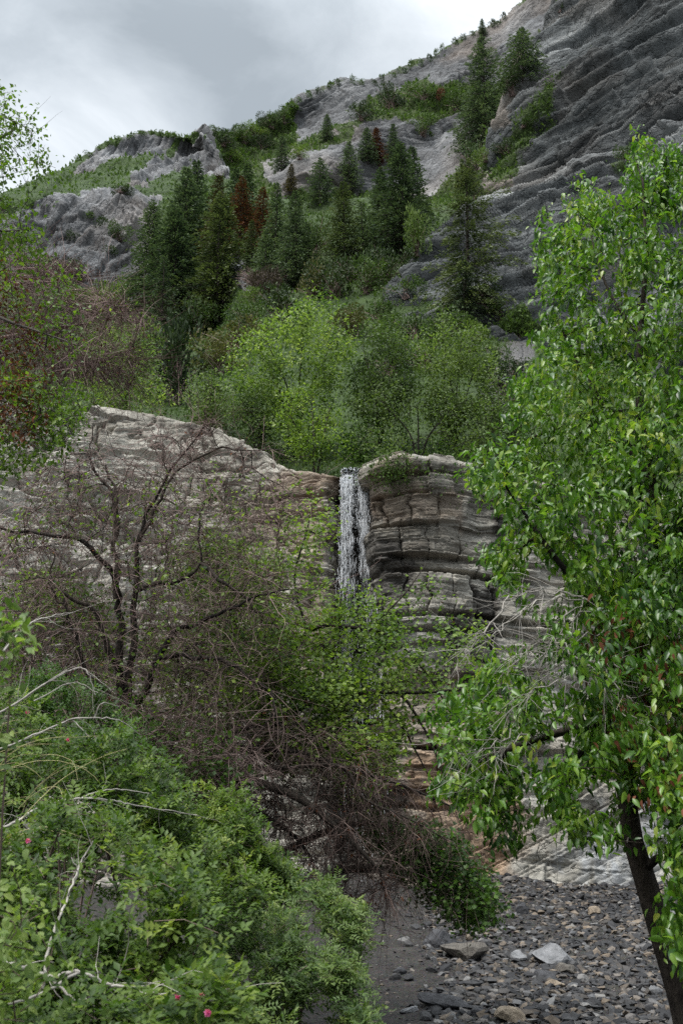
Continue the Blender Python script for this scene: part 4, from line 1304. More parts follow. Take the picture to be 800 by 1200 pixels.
def put_stone(px, py, w, me, label, group=None, name='stone', cat='stone', sink=.25, rz=None, tilt=.2, hs=1.0, kind_wide=2.0):
    h = hit(px, py, ['ground', 'waterfall_cliff'])
    if h is None: return
    B = h[0]; s = w * B[1] / FPX / kind_wide
    o = link(name, me, B + np.array([0, 0, s * (.45 - sink)]))
    o.scale = (s, s, s * hs)
    o.rotation_euler = (random.uniform(-tilt, tilt), random.uniform(-tilt, tilt), random.random() * 6.28 if rz is None else rz)
    return tag(o, label, cat, group)


BS = 'boulders lying on the streambed'
put_stone(545, 1122, 58, stone_mesh('big_brown_boulder', M['rock_brown'], 201, 1, .8, .55, 8), 'large brownish block half sunk in the gravel beneath the hanging green bush', BS, 'boulder', 'boulder', rz=.2)
put_stone(515, 1108, 44, stone_mesh('dark_boulder', M['rock_dark'], 202, 1, .8, .6, 8), 'dark boulder just beside the large brownish block', BS, 'boulder', 'boulder', rz=.6)
put_stone(645, 1128, 52, stone_mesh('pale_boulder', M['rock_grey'], 203, 1, .8, .55, 7), 'pale grey boulder, the biggest light stone on the gravel', BS, 'boulder', 'boulder', rz=.3)
put_stone(662, 1140, 34, stone_mesh('grey_boulder', M['rock_brown'], 204, 1, .7, .6, 9), 'grey brown boulder leaning against the biggest pale one', BS, 'boulder', 'boulder')
put_stone(609, 1124, 24, stone_mesh('round_pale_stone', M['rock_grey'], 205, 1, .9, .7, 5), 'small rounded light stone between the brownish block and the pale boulder', BS, 'boulder', 'boulder')
put_stone(638, 1146, 30, stone_mesh('blue_slab', M['rock_dark'], 206, 1, .6, .4, 8), 'flat blue black slab in front of the biggest pale boulder', BS, 'boulder', 'boulder')
put_stone(650, 1156, 22, stone_mesh('tan_cobble', M['rock_tan'], 207, 1, .8, .55, 6), 'tan cobble touching the flat blue black slab', BS, 'boulder', 'boulder')
put_stone(522, 1183, 66, stone_mesh('long_dark_rock', M['rock_dark'], 208, 1.25, .4, .35, 8), 'long low dark rock like a log on the muddy sand', BS, 'boulder', 'boulder', rz=-.45, kind_wide=2.5)
put_stone(598, 1196, 36, stone_mesh('orange_stone', M['rock_tan'], 209, 1, .8, .6, 7), 'orange tan stone at the lower edge of the gravel', BS, 'boulder', 'boulder')
put_stone(695, 1072, 26, stone_mesh('tan_slab', M['rock_tan'], 210, 1, .6, .5, 7), 'tan slab on the crest of the gravel against the blue grey rock', BS, 'boulder', 'boulder')
put_stone(613, 1070, 22, stone_mesh('black_block', M['rock_dark'], 211, 1, .8, .8, 8), 'black block at the foot of the cliff where the gravel begins', BS, 'boulder', 'boulder')
put_stone(786, 1082, 34, stone_mesh('light_block', M['rock_grey'], 212, 1, .8, .8, 7), 'light block behind the leaning dark trunk', BS, 'boulder', 'boulder')
put_stone(480, 1186, 22, stone_mesh('white_chip', M['rock_grey'], 213, 1, .45, .3, 7), 'whitish flat chip beside the long low dark rock', BS, 'boulder', 'boulder')
put_stone(468, 1140, 18, stone_mesh('black_chip', M['rock_dark'], 214, 1, .6, .5, 7), 'small black wedge on the wet sand below the brush tangle', BS, 'boulder', 'boulder')
put_stone(565, 1190, 26, stone_mesh('dark_round', M['rock_dark'], 215, 1, .8, .5, 7), 'dark wet stone between the long low rock and the orange one', BS, 'boulder', 'boulder')
STM = [stone_mesh('cobble', M['stone'], 300 + i, 1, .65 + .3 * random.random(), .35 + .3 * random.random(), 8, 2, .06) for i in range(8)]
gg = np.random.default_rng(401)
k = 0
while k < 150:
    px, py = gg.uniform(440, 800), gg.uniform(1064, 1199)
    if px < 500 and gg.random() < .6: continue
    put_stone(px, py, gg.uniform(9, 19) * (.8 + .4 * (py - 1060) / 140), STM[k % 8], 'angular loose cobble among the dark streambed gravel', 'cobbles on the streambed', 'cobble', 'stone')
    k += 1


def gravel():
    g = np.random.default_rng(55)
    bm = bmesh.new(); bmesh.ops.create_icosphere(bm, subdivisions=1, radius=1.0)
    V = np.array([v.co for v in bm.verts]); T = np.array([[v.index for v in f.verts] for f in bm.faces]); bm.free()
    n = 36000
    y = 12.5 + 16.5 * g.random(n) ** .9
    x = (g.random(n) - .06) * .48 * y
    s = (.014 + .095 * g.random(n) ** 4.4)
    keep = (x > .0 * y + .35 * noise(np.stack([x, y, x * 0], -1) / 1.3, 3)) & ((x / y > .085 + .03 * noise(np.stack([x, y, x * 0], -1) / .8, 4)) | ((g.random(n) < .16) & (s < .05)))
    x, y, s = x[keep], y[keep], s[keep]; n = len(x)
    z = gz(x, y)
    dv = V[None] * (1 + .42 * g.normal(size=(n, len(V), 1)).clip(-1, 1)) * np.stack([.7 + .7 * g.random(n), .6 + .5 * g.random(n), .35 + .35 * g.random(n)], -1)[:, None, :]
    a = g.random(n) * 6.28
    ca, sa = np.cos(a)[:, None], np.sin(a)[:, None]
    dv = np.stack([dv[..., 0] * ca - dv[..., 1] * sa, dv[..., 0] * sa + dv[..., 1] * ca, dv[..., 2] + dv[..., 0] * (g.normal(size=n) * .25)[:, None]], -1)
    v = dv * s[:, None, None] + np.stack([x, y, z + s * .15], -1)[:, None, :]
    t = (T[None] + (np.arange(n) * len(V))[:, None, None]).reshape(-1, 3)
    o = link('gravel', MB().add(v, tris=t, tint=np.repeat(g.random(n), len(V))).mesh('gravel', M['stone'], smooth_shade=False)); tag(o, kind='stuff')


gravel()
# ------------------------------------------------------------------ the big leafy tree leaning in over the gravel
RT = [(742, 143), (765, 165), (800, 175), (900, 150), (960, 300), (960, 1000), (900, 1130), (815, 1150), (780, 1100), (790, 1010), (735, 985), (690, 985), (640, 975), (600, 1005), (575, 985), (560, 950), (530, 955), (500, 930), (515, 895), (530, 870), (500, 845), (520, 815), (560, 785), (600, 765), (650, 745),
      (640, 715), (590, 700), (570, 660), (560, 640), (590, 615), (570, 590), (540, 565), (535, 535), (560, 520), (590, 500), (595, 470), (600, 440), (630, 425), (620, 395), (640, 370), (625, 330), (620, 265), (635, 250), (655, 285), (665, 230), (685, 205), (700, 225), (715, 240), (735, 210)]
EXTRA = [(720, 700), (800, 660), (900, 700), (900, 980), (800, 1000), (770, 930), (720, 920), (700, 880), (700, 800)]
GAPS = [[(575, 930), (640, 925), (660, 985), (600, 1000)], [(690, 300), (730, 310), (715, 350), (685, 335)], [(640, 760), (700, 800), (660, 830), (600, 800)], [(600, 890), (640, 840), (690, 850), (660, 900), (620, 920)], [(660, 930), (720, 900), (735, 960), (690, 965)],
        [(610, 640), (660, 670), (650, 735), (600, 690)], [(740, 880), (760, 880), (770, 990), (735, 990)]]


def rt_depth(x, y):
    c = 8.4 - .004 * (x - 600) - .0022 * (y - 600)
    return c, 1.5 - .0009 * np.abs(y - 550)


def not_in(polys, keep=.05):
    def f(P):
        qx, qy = pix(P)
        m = np.zeros(len(P), bool)
        for g in polys: m |= inpoly(qx, qy, g)
        return P[~m | (rng.random(len(P)) < keep)]
    return f


att = cloud(RT, 4300, rt_depth, .78, .5, 501, -.10)
att = not_in(GAPS)(att)
att = np.concatenate([att, cloud(EXTRA, 480, lambda x, y: (8.0 + 0 * x, .6 + 0 * x), .6, .5, 503, -.2)])
L = [limb([(812, 1225, 8.6), (797, 1165, 8.6), (776, 1100, 8.5), (752, 1020, 8.4), (735, 958, 8.35), (736, 880, 8.3), (752, 790, 8.2), (765, 680, 8.1), (762, 560, 8.1), (748, 470, 8.2), (750, 390, 8.2), (756, 300, 8.2), (752, 200, 8.2)],   .128, .010, 6, .85),
     limb([(752, 790, 8.2), (720, 730, 7.9), (680, 690, 7.6), (640, 640, 7.5), (600, 580, 7.6)], .05, .010, 5),
     limb([(736, 880, 8.3), (700, 850, 8.0), (650, 860, 7.6), (590, 880, 7.2), (545, 900, 7.1)], .05, .009, 5),
     limb([(740, 940, 8.35), (790, 900, 8.0), (830, 820, 7.5), (860, 700, 7.3)], .06, .02, 5),
     limb([(765, 680, 8.1), (810, 600, 7.9), (850, 480, 7.7), (860, 350, 7.8)], .06, .012, 5),
     limb([(762, 560, 8.1), (720, 500, 8.3), (680, 430, 8.5), (650, 370, 8.6)], .035, .008, 5),
     limb([(750, 480, 8.2), (690, 490, 8.6), (630, 510, 8.9), (570, 540, 9.0)], .03, .008, 5),
     limb([(752, 400, 8.2), (712, 340, 8.2), (690, 270, 8.3)], .022, .007, 5),
     limb([(765, 680, 8.1), (700, 660, 8.8), (640, 600, 9.2)], .035, .008, 5),
     limb([(750, 1015, 8.4), (790, 1000, 8.1), (830, 1010, 7.8)], .04, .012, 5)]


def pale(mb, chains, att_, td):
    for pl in ([(690, 720, 7.0), (650, 735, 6.9), (620, 760, 6.8)], [(720, 770, 7.0), (690, 790, 6.9), (640, 800, 6.8), (600, 830, 6.8)], [(700, 760, 6.9), (735, 790, 6.8), (790, 800, 6.8)], [(680, 700, 7.0), (640, 690, 6.9), (600, 700, 6.9)], [(650, 750, 6.8), (700, 790, 6.8), (720, 830, 6.8), (790, 870, 6.8)], [(700, 700, 7.4), (640, 705, 7.1), (600, 725, 7.0), (560, 760, 6.9)], [(730, 730, 7.5), (690, 745, 7.2), (640, 760, 7.0), (600, 775, 6.9)], [(690, 750, 7.2), (720, 800, 7.1), (760, 830, 7.0), (790, 850, 7.0)], [(600, 860, 7.0), (560, 880, 6.9), (520, 890, 6.9)],
               [(640, 860, 7.3), (600, 870, 7.0), (575, 905, 6.9)], [(700, 690, 7.5), (660, 730, 7.2), (655, 760, 7.1), (680, 800, 7.1)], [(740, 760, 7.6), (700, 780, 7.3), (670, 770, 7.1), (640, 790, 7.0)], [(600, 700, 7.3), (560, 745, 7.1), (530, 780, 7.0)],
               [(735, 985, 8.3), (710, 960, 7.9), (670, 962, 7.6), (640, 985, 7.5), (625, 1010, 7.5)], [(740, 820, 7.8), (770, 800, 7.4), (800, 790, 7.2)]):
        w, r = limb(pl, .007, .002, 6)
        w = w + rng.normal(size=w.shape) * .02
        tubes(mb, w[None], r[None], 5)
        T = unit(np.gradient(w, axis=0)); k = rng.integers(3, len(w), 22)
        pts, rr = twigs(w[k], T[k] + rng.normal(size=(22, 3)) * .7, .12 + .4 * rng.random(22), 6, .7, .3, .0026)
        tubes(mb, pts, rr, 3)


dead_sel = lambda P: (lambda q: inpoly(q[0], q[1], [(690, 700), (745, 690), (830, 760), (830, 930), (730, 920), (700, 860), (690, 760)]))(pix(P))
plant('leafy_tree', 'big tree with long glossy drooping leaves and a dark leaning trunk over the gravel', 'tree', L, att,
      [dict(mat='leaf_big', fn=lay(17, .045, .068, .42, LEAF_LONG, tv=(.17, .16), lv=.9, down=.85, outw=.5, tw=.22, wild=.55, upbias=1.2, jit=.55)),
       dict(mat='leaf_dead', name='withered_foliage', fn=lay(11, .06, .058, .36, LEAF_LONG, down=1.4, tw=.2, frac=.28, sel=dead_sel))],
      'bark_dark', None, step=.14, rtip=.0028, expo=.47, extra=[dict(fn=fine(420, .22, .002, .012)), dict(name='bare_twig_spray', mat='bark_pale', fn=pale)])

# ------------------------------------------------------------------ olive tree reaching in along the upper edge of the frame
UL = [(-60, 120), (0, 92), (20, 110), (45, 145), (52, 185), (75, 200), (60, 225), (40, 260), (50, 300), (90, 330), (95, 380), (85, 440), (100, 480), (70, 540), (20, 560), (-60, 560)]
UL2 = [(-40, 440), (40, 430), (90, 450), (110, 480), (95, 510), (60, 545), (0, 555), (-40, 560)]
dul = lambda x, y: (9.5 + 0 * x, .8 + 0 * x)
att = np.concatenate([cloud(UL, 620, dul, .8, .5, 521, .0), cloud(UL2, 260, dul, .6, .5, 522, -.1)])
L = [limb([(-190, 900, 9.6), (-160, 700, 9.6), (-130, 520, 9.5), (-100, 380, 9.5), (-60, 260, 9.5), (-20, 180, 9.5), (20, 150, 9.4)], .10, .010, 6),
     limb([(-130, 520, 9.5), (-60, 470, 9.4), (0, 460, 9.3), (60, 480, 9.2)], .035, .007, 5), limb([(-100, 380, 9.5), (-40, 360, 9.3), (20, 380, 9.2), (80, 400, 9.1)], .03, .006, 5), limb([(-60, 260, 9.5), (-10, 270, 9.3), (30, 270, 9.2)], .02, .006, 5)]
dsel = lambda P: (lambda q: inpoly(q[0], q[1], [(-60, 300), (40, 330), (60, 400), (40, 520), (-60, 520)]))(pix(P))
plant('leafy_tree', 'sparse olive leaved tree with some rusty withered leaves, thin twigs against the sky', 'tree', L, att,
      [dict(mat='leaf_left', fn=lay(12, .06, .052, .62, LEAF_SMALL, down=.25, tw=.3, wild=.7, sel=lambda P: ~dsel(P) | (np.sin(P[:, 0] * 9 + P[:, 2] * 7) > .15))), dict(mat='leaf_dead', name='withered_foliage', fn=lay(12, .07, .048, .5, LEAF_SMALL, down=.4, tw=.25, frac=.8, sel=dsel))],
      'bark_grey', None, step=.16, rtip=.0028, extra=[dict(fn=fine(300, .35, .0022, .012))])

# purple grey twiggy tree on the same side, with a few fresh leaves
TW = [(-80, 300), (20, 290), (80, 320), (140, 350), (170, 380), (180, 420), (150, 450), (100, 440), (60, 470), (-80, 470)]
att = cloud(TW, 240, lambda x, y: (14.5 + 0 * x, 1.2 + 0 * x), .5, .8, 531, -.2)
L = [limb([(-200, 780, 15), (-170, 620, 15), (-120, 500, 14.8), (-50, 420, 14.6), (30, 390, 14.4), (100, 380, 14.3)], .10, .012, 6), limb([(-120, 500, 14.8), (-60, 390, 14.6), (0, 340, 14.5), (60, 330, 14.4)], .04, .01, 5)]
rightsel = lambda P: pix(P)[0] > 90
plant('twiggy_tree', 'purplish grey tree of fine bare twigs with a few yellow green leaves at the tips', 'tree', L, att,
      [dict(mat='leaf_maple', fn=lay(10, .10, .06, .62, LEAF_SMALL, tw=.3, wild=.8, frac=.55, sel=rightsel)), dict(mat='leaf_dead', name='withered_foliage', fn=lay(7, .12, .05, .5, LEAF_SMALL, down=.3, frac=.55))],
      'twig_purple', None, step=.25, rtip=.0035, extra=[dict(fn=fine(4200, .75, .0052, .02, grav=.5, split=3000))])

# ------------------------------------------------------------------ the nearly bare tree in front of the slab
BT = [(0, 590), (50, 540), (110, 520), (150, 530), (190, 500), (250, 490), (300, 540), (350, 570), (330, 640), (340, 720), (320, 800), (290, 880), (230, 920), (160, 900), (100, 860), (50, 800), (0, 740), (-20, 650)]
dbt = lambda x, y: (13.0 + 0 * x, 1.4 + 0 * x)
att = cloud(BT, 800, dbt, .35, .9, 541, -.3)
L = [limb([(150, 985, 13.1), (150, 900, 13.1), (148, 850, 13), (143, 780, 13), (140, 700, 13), (137, 640, 13), (134, 585, 12.9), (128, 545, 12.9)], .11, .012, 6, .6),
     limb([(150, 880, 13.0), (158, 760, 12.9), (160, 680, 12.9), (165, 620, 12.9), (185, 570, 12.9), (215, 520, 12.9), (240, 495, 12.9)], .065, .006, 6, .6),
     limb([(143, 790, 13), (122, 745, 12.7), (100, 715, 12.6), (78, 700, 12.5), (64, 680, 12.5), (60, 645, 12.5)], .045, .009, 6),
     limb([(142, 700, 13), (118, 660, 12.6), (95, 635, 12.5), (50, 624, 12.4), (0, 617, 12.4), (-40, 600, 12.4)], .04, .010, 6),
     limb([(150, 860, 13), (180, 790, 12.6), (196, 745, 12.4), (240, 728, 12.2), (290, 706, 12.1), (340, 690, 12)], .048, .008, 6),
     limb([(136, 620, 13), (125, 575, 13), (108, 535, 13), (100, 500, 13)], .03, .006, 6),
     limb([(160, 690, 12.9), (215, 682, 12.6), (236, 655, 12.5), (232, 620, 12.5), (250, 585, 12.5)], .03, .005, 6),
     limb([(148, 830, 13), (110, 790, 12.6), (80, 740, 12.4), (70, 690, 12.4)], .04, .010, 6),
     limb([(190, 770, 12.5), (250, 770, 12.2), (300, 800, 12.1), (330, 850, 12)], .035, .008, 6),
     limb([(160, 640, 12.9), (200, 560, 12.8), (260, 525, 12.7), (330, 530, 12.6)], .03, .005, 6),
     limb([(236, 660, 12.5), (275, 690, 12.3), (300, 720, 12.2)], .03, .008, 5)]
for w_, r_ in L:
    w_[2:] += .10 * np.stack([noise(w_[2:] * 2.2, 91), .5 * noise(w_[2:] * 2.2, 92), .7 * noise(w_[2:] * 2.2, 93)], -1) * 1.6 + rng.normal(size=w_[2:].shape) * .012
btsel = lambda P: (pix(P)[1] > 560)
plant('bare_tree', 'nearly bare dark tree with several crooked stems and a veil of purplish grey twigs', 'tree', L, att,
      [dict(mat='leaf_dead', name='withered_foliage', fn=lay(6, .12, .045, .5, LEAF_SMALL, down=.4, frac=.12)), dict(mat='leaf_maple', name='young_foliage', fn=lay(12, .12, .06, .7, LEAF_SMALL, frac=.5, sel=btsel))],
      'bark_dark', None, step=.25, rtip=.0042, wob=.2,
      extra=[dict(name='twig_veil', mat='twig_purple', fn=fine(4100, .8, .0042, .03, grav=.8, curl=.9, split=2400, K=7))])

# ------------------------------------------------------------------ arching young maple with yellow green leaves
MP = [(200, 640), (260, 620), (310, 650), (360, 560), (395, 600), (385, 660), (430, 690), (470, 680), (500, 640), (520, 700), (560, 720), (570, 770), (600, 800), (540, 850), (480, 820), (470, 900), (430, 960), (360, 900), (300, 900), (250, 800), (220, 720)]
MP2 = [(330, 740), (400, 700), (440, 710), (480, 760), (470, 820), (470, 890), (440, 930), (380, 910), (330, 880), (300, 820)]
dmp = lambda x, y: (14.8 - .003 * (y - 600) + 0 * x, 1.1 + 0 * x)
att = np.concatenate([cloud(MP, 600, dmp, .85, .7, 551, .0), cloud(MP2, 340, dmp, .8, .7, 552, .0), cloud([(230, 690), (300, 660), (330, 720), (400, 800), (450, 850), (440, 900), (380, 890), (300, 860), (250, 800)], 260, lambda x, y: (13.3 + 0 * x, .6 + 0 * x), .85, .6, 553, .05)])
att = not_in([[(392, 540), (436, 540), (440, 690), (395, 690)], [(436, 545), (560, 545), (560, 660), (470, 700), (436, 690)]], .06)(att)
L = [limb([(240, 1010, 14.4), (262, 950, 14.4), (300, 880, 14.3), (335, 838, 14.2), (380, 820, 14.1), (430, 811, 14), (490, 812, 13.9), (560, 806, 13.8)], .085, .010, 6),
     limb([(290, 895, 14.3), (320, 810, 14.3), (360, 740, 14.4), (410, 735, 14.4), (455, 745, 14.3), (500, 790, 14.2), (530, 840, 14.2)], .045, .008, 6),
     limb([(470, 811, 13.9), (500, 860, 13.9), (520, 910, 13.9), (538, 965, 13.9)], .022, .006, 6), limb([(440, 811, 14), (470, 850, 14), (500, 905, 14), (525, 950, 14.1)], .02, .005, 6),
     limb([(360, 740, 14.4), (345, 680, 14.5), (360, 620, 14.6), (370, 570, 14.6)], .022, .005, 6), limb([(320, 810, 14.3), (280, 740, 14.4), (250, 680, 14.5), (240, 640, 14.5)], .03, .006, 6),
     limb([(430, 738, 14.4), (470, 700, 14.5), (500, 660, 14.6)], .02, .005, 5), limb([(300, 880, 14.3), (350, 880, 13.9), (400, 900, 13.7), (440, 940, 13.6)], .035, .008, 6)]
plant('young_maple', 'arching young maple with loose clumps of yellow green leaves in front of the falls', 'tree', L, att,
      [dict(mat='leaf_maple', fn=lay(16, .11, .062, .8, LEAF_LOBED, down=.15, outw=.5, tw=.3, wild=.7, upbias=1.6)), dict(mat='leaf_dead', name='withered_foliage', fn=lay(5, .1, .05, .5, LEAF_SMALL, down=.4, frac=.07))],
      'bark_dark', None, step=.2, rtip=.0034, extra=[dict(fn=fine(900, .5, .0026, .014, grav=.3))])

# ------------------------------------------------------------------ collapsed brush tangle over the stream
DB = [(190, 880), (240, 850), (320, 840), (400, 860), (440, 890), (470, 930), (490, 1000), (470, 1060), (430, 1070), (350, 1040), (280, 1000), (220, 950)]
att = cloud(DB, 260, lambda x, y: (13.2 + 0 * x, .9 + 0 * x), .2, 1., 561, -.4)
L = [limb([(175, 925, 13), (220, 905, 12.9), (290, 915, 12.8), (350, 935, 12.7), (400, 975, 12.6), (440, 1015, 12.6)], .09, .02, 6), limb([(185, 905, 13.2), (260, 880, 13.1), (340, 880, 13), (400, 899, 12.9), (470, 920, 12.8), (540, 950, 12.8)], .06, .008, 6),
     limb([(200, 915, 12.9), (250, 945, 12.6), (300, 985, 12.4), (340, 1030, 12.3)], .06, .012, 6), limb([(280, 900, 12.8), (330, 900, 12.7), (400, 898, 12.6), (425, 935, 12.5), (480, 960, 12.5), (525, 985, 12.5)], .03, .006, 6),
     limb([(230, 906, 12.9), (300, 950, 12.9), (350, 985, 12.9), (380, 1040, 12.9)], .045, .01, 6), limb([(240, 880, 13.2), (300, 850, 13.3), (380, 855, 13.3), (440, 880, 13.3)], .035, .008, 6)]
plant('dead_shrub', 'collapsed tangle of dark brown dead branches with hanging twigs over the stream', 'dead shrub', L, att,
      [dict(mat='leaf_dead', name='withered_foliage', fn=lay(8, .1, .05, .5, LEAF_SMALL, down=.5, frac=.4))], 'bark_dark', None, step=.25, rtip=.004, foliage='withered_foliage', wood='branch',
      extra=[dict(name='twig_veil', mat='twig_brown', fn=fine(2700, .75, .0045, .05, grav=1.5, curl=.9, split=2000, K=7))])

# understory behind the bare tree
for lab, poly, dd_, rt, n_, m_, sd in [('loose yellow green bush among the stems of the bare tree', [(170, 680), (230, 640), (300, 640), (340, 700), (330, 800), (290, 860), (220, 870), (180, 800)], 15.2, (250, 960), 480, 'leaf_maple', 581),
                                  ('dull green bush in the shade between the bare tree and the grey slab', [(10, 690), (60, 660), (120, 700), (140, 790), (120, 860), (40, 850), (0, 780)], 15.0, (70, 960), 300, 'leaf_left', 582),
                                  ('shaded green bush at the root of the bare tree', [(60, 830), (140, 810), (200, 850), (260, 860), (300, 920), (230, 950), (120, 930), (60, 900)], 12.2, (170, 990), 260, 'leaf_bush', 583)]:
    att = cloud(poly, n_, lambda x, y: (dd_ + 0 * x, .8 + 0 * x), .75, .7, sd, -.05)
    Bp = W(rt[0], rt[1], dd_); L = []
    for i in range(5):
        T = att[rng.integers(0, len(att))]; md = Bp * .5 + T * .5 + np.array([0, 0, .3]) + rng.normal(size=3) * .2
        pp = spline(np.array([Bp + rng.normal(size=3) * .15, md, T]), 5); L.append((pp, np.linspace(.03, .008, len(pp))))
    plant('understory_bush', lab, 'bush', L, att, [dict(mat=m_, fn=lay(15, .12, .065, .75, LEAF_SMALL, down=.1, tw=.3, wild=.8, upbias=1.4))], 'twig_purple', None, step=.25, rtip=.003, foliage='foliage', wood='stem', extra=[dict(fn=fine(1500, .6, .0045, .02, grav=.5, curl=.7, split=800))])

# round leaved bush hanging over the gravel
GB = [(425, 950), (460, 965), (500, 970), (540, 990), (555, 1015), (580, 1045), (590, 1075), (560, 1092), (530, 1075), (500, 1050), (470, 1020), (440, 990)]
att = cloud(GB, 210, lambda x, y: (13.6 + 0 * x, .55 + 0 * x), .6, .5, 571, -.2)
L = [limb([(330, 1000, 13.4), (380, 975, 13.5), (430, 965, 13.6), (480, 985, 13.6), (530, 1020, 13.6), (565, 1065, 13.6)], .05, .006, 6)]
plant('hanging_bush', 'dense green bush with small round leaves hanging over the gravel, beside the tan rock', 'bush', L, att,
      [dict(mat='leaf_bush', fn=lay(26, .10, .062, .85, LEAF_LOBED, down=.15, tw=.2, wild=.9, upbias=1.4))], 'twig_brown', None, step=.15, rtip=.003, foliage='foliage', wood='stem', extra=[dict(fn=fine(420, .6, .0026, .02, grav=1.4))])


# ------------------------------------------------------------------ wild rose thicket and its neighbours on the near bank
def compound(n, rach, leaflet, width=.55, pairs=3, up=.35, sel=None, tw=.15):
    """pinnate leaves: n of them round each twig end, each with paired leaflets"""
    def fn(mb, chains, att_, td):
        k = np.arange(len(att_)) if sel is None else np.flatnonzero(sel(att_))
        k = np.repeat(k, n); N = len(k)
        D = unit(td[k] * .5 + rng.normal(size=(N, 3)) * .7 + np.array([0, -.12, up]))
        P0 = att_[k] - unit(td[k]) * (rng.random(N) * tw)[:, None] + rng.normal(size=(N, 3)) * .025
        S_ = unit(np.cross(D, np.array([0, -.3, 1.]) + rng.normal(size=(N, 3)) * .45))
        R = rach * (.6 + .7 * rng.random(N)); Lf = leaflet * (.7 + .5 * rng.random(N))
        ti = np.clip(rng.normal(.4, .17, N) + .12 * rng.normal(size=len(att_))[k], 0, 1)
        droop = np.array([0, 0, -.35])
        for q in range(pairs):
            f = .25 + .62 * q / max(1, pairs - 1)
            for sg in (-1, 1):
                leaves(mb, P0 + D * (R * f)[:, None] + droop * (R * f * f * .6)[:, None], S_ * sg + D * .55 + rng.normal(size=(N, 3)) * .12, Lf * (.8 + .25 * f), Lf * width, LEAF_SMALL, 1.3, .25, ti)
        leaves(mb, P0 + D * R[:, None] + droop * (R * .6)[:, None], D + rng.normal(size=(N, 3)) * .15, Lf * 1.15, Lf * width * 1.1, LEAF_SMALL, 1.3, .25, ti)
    return fn


def mound(name, label, poly, dn, df, ytop, ybot, n, mat, leafargs, root, nst=7, thick=.5, seed=1, clump=.88, bark='twig_brown', flowers=(), thr=.02, cs=.30, tw=None, extra=None):
    dd = lambda x, y: (df + (dn - df) * np.clip((y - ytop) / (ybot - ytop), 0, 1), thick + 0 * x)
    att_ = cloud(poly, n, dd, clump, cs, seed, thr)
    xs = [p[0] for p in poly]
    B = np.array(root, float); B[2] = ground_at(B) - .05
    Ls = []
    for i in range(nst):
        j = rng.integers(0, len(att_)); T = att_[j]
        mid = B * .45 + T * .55 + np.array([0, 0, .18 * np.linalg.norm(T - B)]) + rng.normal(size=3) * .08
        b = B + rng.normal(size=3) * np.array([.12, .12, 0])
        p = spline(np.array([b, mid, T]), 6)
        Ls.append((p, np.linspace(.012, .004, len(p)) * (.35 if name == 'sapling' else 1)))
    e, ch = plant(name, label, 'bush', Ls, att_, [dict(mat=mat, fn=leafargs)], bark, 'bushes on the near bank', step=.15, rtip=.0016, foliage='foliage', wood='stem', big=.02, extra=extra)
    for (fx, fy, fd) in flowers:
        c = W(fx, fy, fd); mb = MB(); a = np.arange(5) * 1.2566 + rng.random()
        d = np.stack([np.cos(a), np.full(5, -.45), np.sin(a)], -1)
        leaves(mb, np.repeat(c[None], 5, 0), d, .013, .014, LEAF_LOBED, .1, .1)
        d2 = d * np.array([.5, 2.2, .5]); leaves(mb, np.repeat(c[None], 5, 0), d2, .009, .010, LEAF_LOBED, .1, .1)
        link('flower', mb.mesh('flower', M['petal'], B), parent=e)
    return e


mound('rose_bush', 'biggest wild rose bush, filling the lower corner, with tiny pink blooms', [(-70, 930), (-20, 900), (60, 950), (110, 940), (200, 1000), (250, 1040), (270, 1090), (280, 1230), (-70, 1230)], 3.6, 5.0, 900, 1200, 700, 'leaf_rose',
      compound(6, .085, .034), W(60, 1200, 4.3), 12, .6, 601, flowers=[(203, 1168, 3.2), (230, 1166, 3.2), (238, 1186, 3.15), (30, 985, 4.2)])
mound('rose_bush', 'feathery pale green bush sloping down to the wet sand', [(230, 1060), (300, 1060), (350, 1040), (400, 1020), (425, 1060), (440, 1110), (420, 1150), (450, 1215), (230, 1230), (215, 1130)], 5.4, 6.6, 1020, 1200, 430, 'leaf_sumac',
      compound(8, .085, .030, .42, 4), W(330, 1200, 6.0), 9, .4, 602)
mound('rose_bush', 'leafy rose bush in the shade under the brush tangle, behind the feathery bush', [(190, 940), (230, 915), (280, 930), (300, 960), (340, 1010), (360, 1060), (300, 1080), (230, 1050), (180, 1000)], 7.2, 7.8, 920, 1080, 420, 'leaf_rose',
      compound(7, .085, .034), W(270, 1190, 7.5), 8, .45, 603)
mound('rose_bush', 'wild rose bush with two pink blooms under the grey arching dead stems', [(-60, 800), (0, 790), (40, 830), (100, 850), (160, 870), (200, 900), (210, 960), (160, 980), (90, 950), (20, 960), (-60, 940)], 5.6, 6.4, 800, 980, 520, 'leaf_rose',
      compound(7, .080, .032), W(40, 1180, 6.2), 9, .5, 604, flowers=[(49, 834, 5.2), (97, 867, 5.2)])
mound('rose_bush', 'dark green bush in the hollow under the bare tree, behind the pink blooms', [(20, 800), (60, 780), (110, 800), (140, 840), (180, 870), (120, 880), (60, 870), (10, 850)], 8.6, 9.2, 780, 880, 150, 'leaf_bush',
      compound(7, .09, .036), W(70, 1100, 9.0), 7, .5, 605)
mound('sapling', 'bright green sapling with fresh leaves close to the lens at the edge', [(-60, 720), (0, 728), (30, 730), (34, 752), (8, 770), (-10, 900), (-60, 900)], 2.6, 2.6, 700, 900, 44, 'leaf_grove',
      lay(8, .03, .036, .5, LEAF_LONG, down=.2, tw=.08), W(-150, 1150, 2.7), 3, .15, 606, clump=0)
